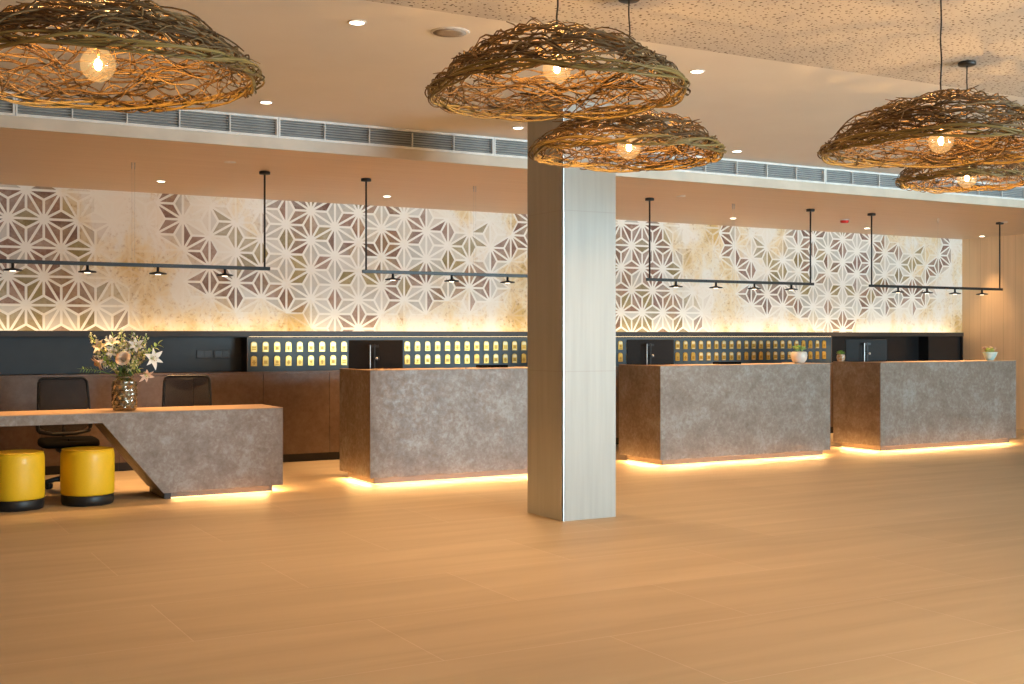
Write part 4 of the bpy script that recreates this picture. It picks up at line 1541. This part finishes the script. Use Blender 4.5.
# ------------------------------------------------------------------ woven pendants
def pendant(label, u, v, ppm, Rr, H, seed, bulb_dz, cord_top=None, tilt=(0, 0), n_long=190, n_cap=105, cord_u=None):
    rr = random.Random(seed)
    depth = 1197.0 / ppm
    a = (u - 512) / 1197
    x, y = depth * (math.sin(T29) + a * math.cos(T29)), depth * (math.cos(T29) - a * math.sin(T29))
    zrim = EYE + (336 - v) / ppm
    t = thing('pendant_lamp', label, 'pendant lamp', (x, y, CEIL_Z), rr.uniform(0, 6.28), 'woven rattan pendant lamps')
    dz = zrim - CEIL_Z
    p1, p2, p3 = (rr.uniform(0, 6.28) for _ in range(3))
    HT = H
    tx, ty = tilt
    def surf(px, py, off=0.0):
        rho = math.hypot(px, py)
        th = math.atan2(py, px)
        k = 1 + 0.035 * math.sin(2 * th + p1) + 0.025 * math.sin(3 * th + p2)
        q = min(rho, 1.0)
        r = (Rr * k) * (1.05 * q - 0.05 * q ** 5) + off * q
        hz = 1 + 0.05 * math.sin(2 * th + p3)
        z = HT * hz * (1 - q ** 2.15) + off
        xx, yy = r * math.cos(th), r * math.sin(th)
        return Vector((xx, yy, dz + z + tx * xx + ty * yy))
    b = MB()
    def strand(ax, ay, bx, by, bow, rad, n, offs):
        mx, my = (ax + bx) / 2, (ay + by) / 2
        dx, dy = bx - ax, by - ay
        mx += -dy * bow; my += dx * bow
        w1, w2 = rr.uniform(0, 6), rr.uniform(2, 5)
        pts = []
        for i in range(n + 1):
            q = i / n
            px = (1 - q) ** 2 * ax + 2 * q * (1 - q) * mx + q * q * bx
            py = (1 - q) ** 2 * ay + 2 * q * (1 - q) * my + q * q * by
            m_ = math.hypot(px, py)
            if m_ > 1.0: px /= m_; py /= m_
            pts.append(surf(px, py, offs + 0.012 * math.sin(w1 + w2 * q * 3)))
        b.tube(pts, [rad * (1.15 - 0.5 * abs(2 * i / n - 1)) for i in range(n + 1)], 4)
    n_long = int(n_long * (Rr / 0.575) ** 1.6)
    n_cap = int(n_cap * (Rr / 0.575) ** 1.6)
    for k in range(n_long):     # long chords across the dome
        a0 = rr.uniform(0, 2 * PI)
        da = rr.uniform(0.25, 1.35) * rr.choice((-1, 1))
        r0_, r1_ = rr.uniform(0.66, 1.0), rr.uniform(0.9, 1.0)
        strand(r0_ * math.cos(a0), r0_ * math.sin(a0), r1_ * math.cos(a0 + da), r1_ * math.sin(a0 + da), rr.uniform(-.28, .28), rr.uniform(0.0026, 0.0046), 16, rr.uniform(-0.016, 0.012))
    for k in range(n_cap):      # dense crown
        a0 = rr.uniform(0, 2 * PI)
        q0 = 0.72 * math.sqrt(rr.random())
        L_ = rr.uniform(0.3, 0.7)
        a1_ = rr.uniform(0, 2 * PI)
        cx_, cy_ = q0 * math.cos(a0), q0 * math.sin(a0)
        strand(cx_ - L_ * math.cos(a1_) / 2, cy_ - L_ * math.sin(a1_) / 2, cx_ + L_ * math.cos(a1_) / 2, cy_ + L_ * math.sin(a1_) / 2, rr.uniform(-.3, .3), rr.uniform(0.0026, 0.0044), 10, rr.uniform(-0.01, 0.022))
    for k in range(26):         # strands running round the dome
        a0 = rr.uniform(0, 2 * PI)
        rho = rr.uniform(0.45, 0.99)
        sp = rr.uniform(0.7, 2.0)
        dr = rr.uniform(-.12, .12)
        pts = []
        for i in range(17):
            q = i / 16
            aa = a0 + sp * q
            rq = min(1.0, rho + dr * math.sin(q * 3.1))
            pts.append(surf(rq * math.cos(aa), rq * math.sin(aa), rr.uniform(-0.004, 0.006) + 0.008))
        b.tube(pts, rr.uniform(0.003, 0.005), 4)
    for k in range(26):         # loose ends sticking out
        a0 = rr.uniform(0, 2 * PI)
        rho = rr.uniform(0.3, 1.0)
        p_ = surf(rho * math.cos(a0), rho * math.sin(a0), 0.0)
        a1_ = a0 + rr.uniform(-1.2, 1.2)
        q_ = surf(min(1, rho + .1) * math.cos(a1_ * .15 + a0 * .85), min(1, rho + .1) * math.sin(a1_ * .15 + a0 * .85), rr.uniform(0.02, 0.05))
        b.tube([p_, p_.lerp(q_, .5) + Vector((0, 0, .006)), q_], [0.003, 0.003, 0.0015], 4)
    rm = MB()
    for k in range(6):          # rim bundle
        w0, w1, n_ = rr.uniform(0, 6.28), rr.uniform(0, 6.28), rr.choice((3, 4, 5, 6))
        pts = []
        for i in range(72):
            aa = 2 * PI * i / 72
            p_ = surf(math.cos(aa) * (0.978 + 0.022 * math.sin(n_ * aa + w0)), math.sin(aa) * (0.978 + 0.022 * math.sin(n_ * aa + w0)), 0.016 * math.sin(n_ * aa + w1))
            pts.append(p_)
        rm.tube(pts, rr.uniform(0.0038, 0.0066), 6, closed=True)
    rm.build('rim_hoop', M['rattan_rim'], t)
    wr = b
    for k in range(34):         # sticks wound around the rim
        a0 = rr.uniform(0, 2 * PI)
        pts = []
        for i in range(11):
            q = i / 10
            aa = a0 + q * rr.uniform(0.28, 0.32)
            c_ = surf(math.cos(aa) * .985, math.sin(aa) * .985)
            w_ = q * 5.5 + k
            pts.append(c_ + Vector((math.cos(aa) * 0.018 * math.cos(w_), math.sin(aa) * 0.018 * math.cos(w_), 0.018 * math.sin(w_))))
        wr.tube(pts, 0.0032, 4)
    b.build('woven_shade', M['rattan'], t)
    # cord, canopy, socket, bulb
    ztop = dz + HT
    zb = dz + bulb_dz
    pts = []
    n = 24
    for i in range(n + 1):
        q = i / n
        z = -0.02 + (zb + 0.15 + 0.02) * q
        wob = 0.006 * math.sin(q * 17 + seed) * math.sin(q * PI)
        pts.append((wob, wob * .5, z))
    MB().tube(pts, 0.0042, 6).build('cord', M['black_vinyl'], t)
    MB().lathe([(0.05, -0.024), (0.056, -0.020), (0.056, -0.004), (0.05, -0.0004)], seg=24).build('ceiling_canopy', M['black_metal'], t)
    lp = [(0.035 * math.cos(w), 0.0, ztop + 0.014 + 0.030 * math.sin(w)) for w in [PI * k / 10 for k in range(11)]]
    MB().tube(lp, 0.004, 5).build('hanging_loop', M['rattan'], t)
    MB().lathe([(0.018, zb + 0.058), (0.021, zb + 0.066), (0.021, zb + 0.135), (0.012, zb + 0.150)], seg=18).build('socket', M['brass'], t)
    bl = MB().ball((0, 0, zb), 0.062, 0, 24, 14).build('bulb', M['bulb_glass'], t)
    fl = MB()
    fl.ball((0, 0, zb), 0.0125, 0, 12, 8, (1, 1, 1.5))
    fl.build('filament', M['filament'], bl)
    MB().tube([(0, 0, zb + 0.019), (0, 0, zb + 0.057)], 0.005, 6).build('filament_stem', M['brass'], bl)
    return t

pendant('big woven rattan pendant lamp cut by the left picture edge', 98, 80, 277, 0.575, 0.255, 11, 0.055, tilt=(0.0, 0.0))
pendant('big woven rattan pendant lamp in the middle, above the pillar', 557, 95, 228, 0.575, 0.272, 12, 0.115)
pendant('smaller woven rattan pendant lamp hanging behind the big middle one, before the pillar', 629, 156, 192, 0.50, 0.215, 13, 0.045)
pendant('big woven rattan pendant lamp at the upper right', 941, 151, 195, 0.578, 0.268, 14, 0.05)
pendant('smallest woven rattan pendant lamp at the right edge, below the big right one', 967, 183, 155, 0.44, 0.25, 15, 0.03)

# ------------------------------------------------------------------ lamps
# daylight from the glazed front behind the camera
light('daylight_from_glazed_front', 'AREA', (12.0, -6.0, 1.6), 1600, (0.62, 0.87, 1.0), rot=(R(100), 0, 0), shape='RECTANGLE', size=6.0, size_y=2.8)
for t, p in dls:
    up = p[2] > 3
    light('downlight_beam', 'SPOT', (0, 0, -0.02), 110 if up else (70 if p[0] > 14 else 330), (1.0, 0.60, 0.27), t, spot_size=R(105 if up else 56), spot_blend=0.8, shadow_soft_size=0.05)
# unseen fill spots added outside the frame to brighten floor and ceiling
for x in (-3.5, 0.5, 4.5, 8.5):
    for y in (-4.2, -1.4, 1.4):
        light('lobby_fill_spot', 'SPOT', (x, y, CEIL_Z - 0.02), 275, (1.0, 0.76, 0.50), spot_size=R(110), spot_blend=0.8, shadow_soft_size=0.06)
# warm light strips under the counters and the desk (they sit in the recess above the plinth foot)
GLOW = (1.0, 0.54, 0.19)
for r_ in [o for o in bpy.data.objects if o.name.startswith('reception_counter')]:
    light('plinth_glow', 'AREA', (CW_ / 2, 0.036, 0.060), 14, GLOW, r_, rot=(R(-68), 0, 0), shape='RECTANGLE', size=CW_ - 0.14, size_y=0.012)
    light('plinth_glow', 'AREA', (0.046, CD / 2, 0.060), 6, GLOW, r_, rot=(R(-68), 0, R(-90)), shape='RECTANGLE', size=CD - 0.16, size_y=0.012)
    light('plinth_glow', 'AREA', (CW_ - 0.046, CD / 2, 0.060), 6, GLOW, r_, rot=(R(-68), 0, R(90)), shape='RECTANGLE', size=CD - 0.16, size_y=0.012)
dk = bpy.data.objects['reception_desk']
light('plinth_glow', 'AREA', (2.88, 0.030, 0.056), 6, GLOW, dk, rot=(R(-68), 0, 0), shape='RECTANGLE', size=0.86, size_y=0.012)
light('plinth_glow', 'AREA', (DX1 - 0.06, DD / 2, 0.056), 6, GLOW, dk, rot=(R(-68), 0, R(90)), shape='RECTANGLE', size=0.5, size_y=0.012)
# rail lamp beams
for r_ in [o for o in bpy.data.objects if o.name.startswith('rail_lamp')]:
    for h_ in [c for c in children(r_) if c.name.startswith('lamp_head')]:
        light('rail_beam', 'SPOT', (0, 0, 2.015 - SOF_Z - 0.092), 50, (1.0, 0.52, 0.19), h_, spot_size=R(78), spot_blend=0.5, shadow_soft_size=0.03)

# ------------------------------------------------------------------ world, camera, colour
w = bpy.data.worlds.new("world")
sc.world = w
w.use_nodes = True
bg = w.node_tree.nodes["Background"]
bg.inputs["Color"].default_value = (0.95, 0.97, 1.0, 1)
bg.inputs["Strength"].default_value = 0.25

cam = bpy.data.cameras.new("camera")
co = bpy.data.objects.new("camera", cam)
COL.objects.link(co)
co.location = (0, 0, EYE)
co.rotation_euler = (R(90), 0, -T29)
cam.sensor_width = 36
cam.lens = 1197 / 1024 * 36
cam.shift_y = -6 / 1024
cam.clip_end = 100
sc.camera = co
sc.view_settings.view_transform = 'Standard'
sc.view_settings.look = 'None'
sc.view_settings.exposure = 0.5
sc.cycles.max_bounces = 8
sc.cycles.diffuse_bounces = 4
sc.cycles.glossy_bounces = 4
sc.cycles.transparent_max_bounces = 12
sc.cycles.sample_clamp_indirect = 6
sc.cycles.caustics_reflective = False
sc.cycles.caustics_refractive = False
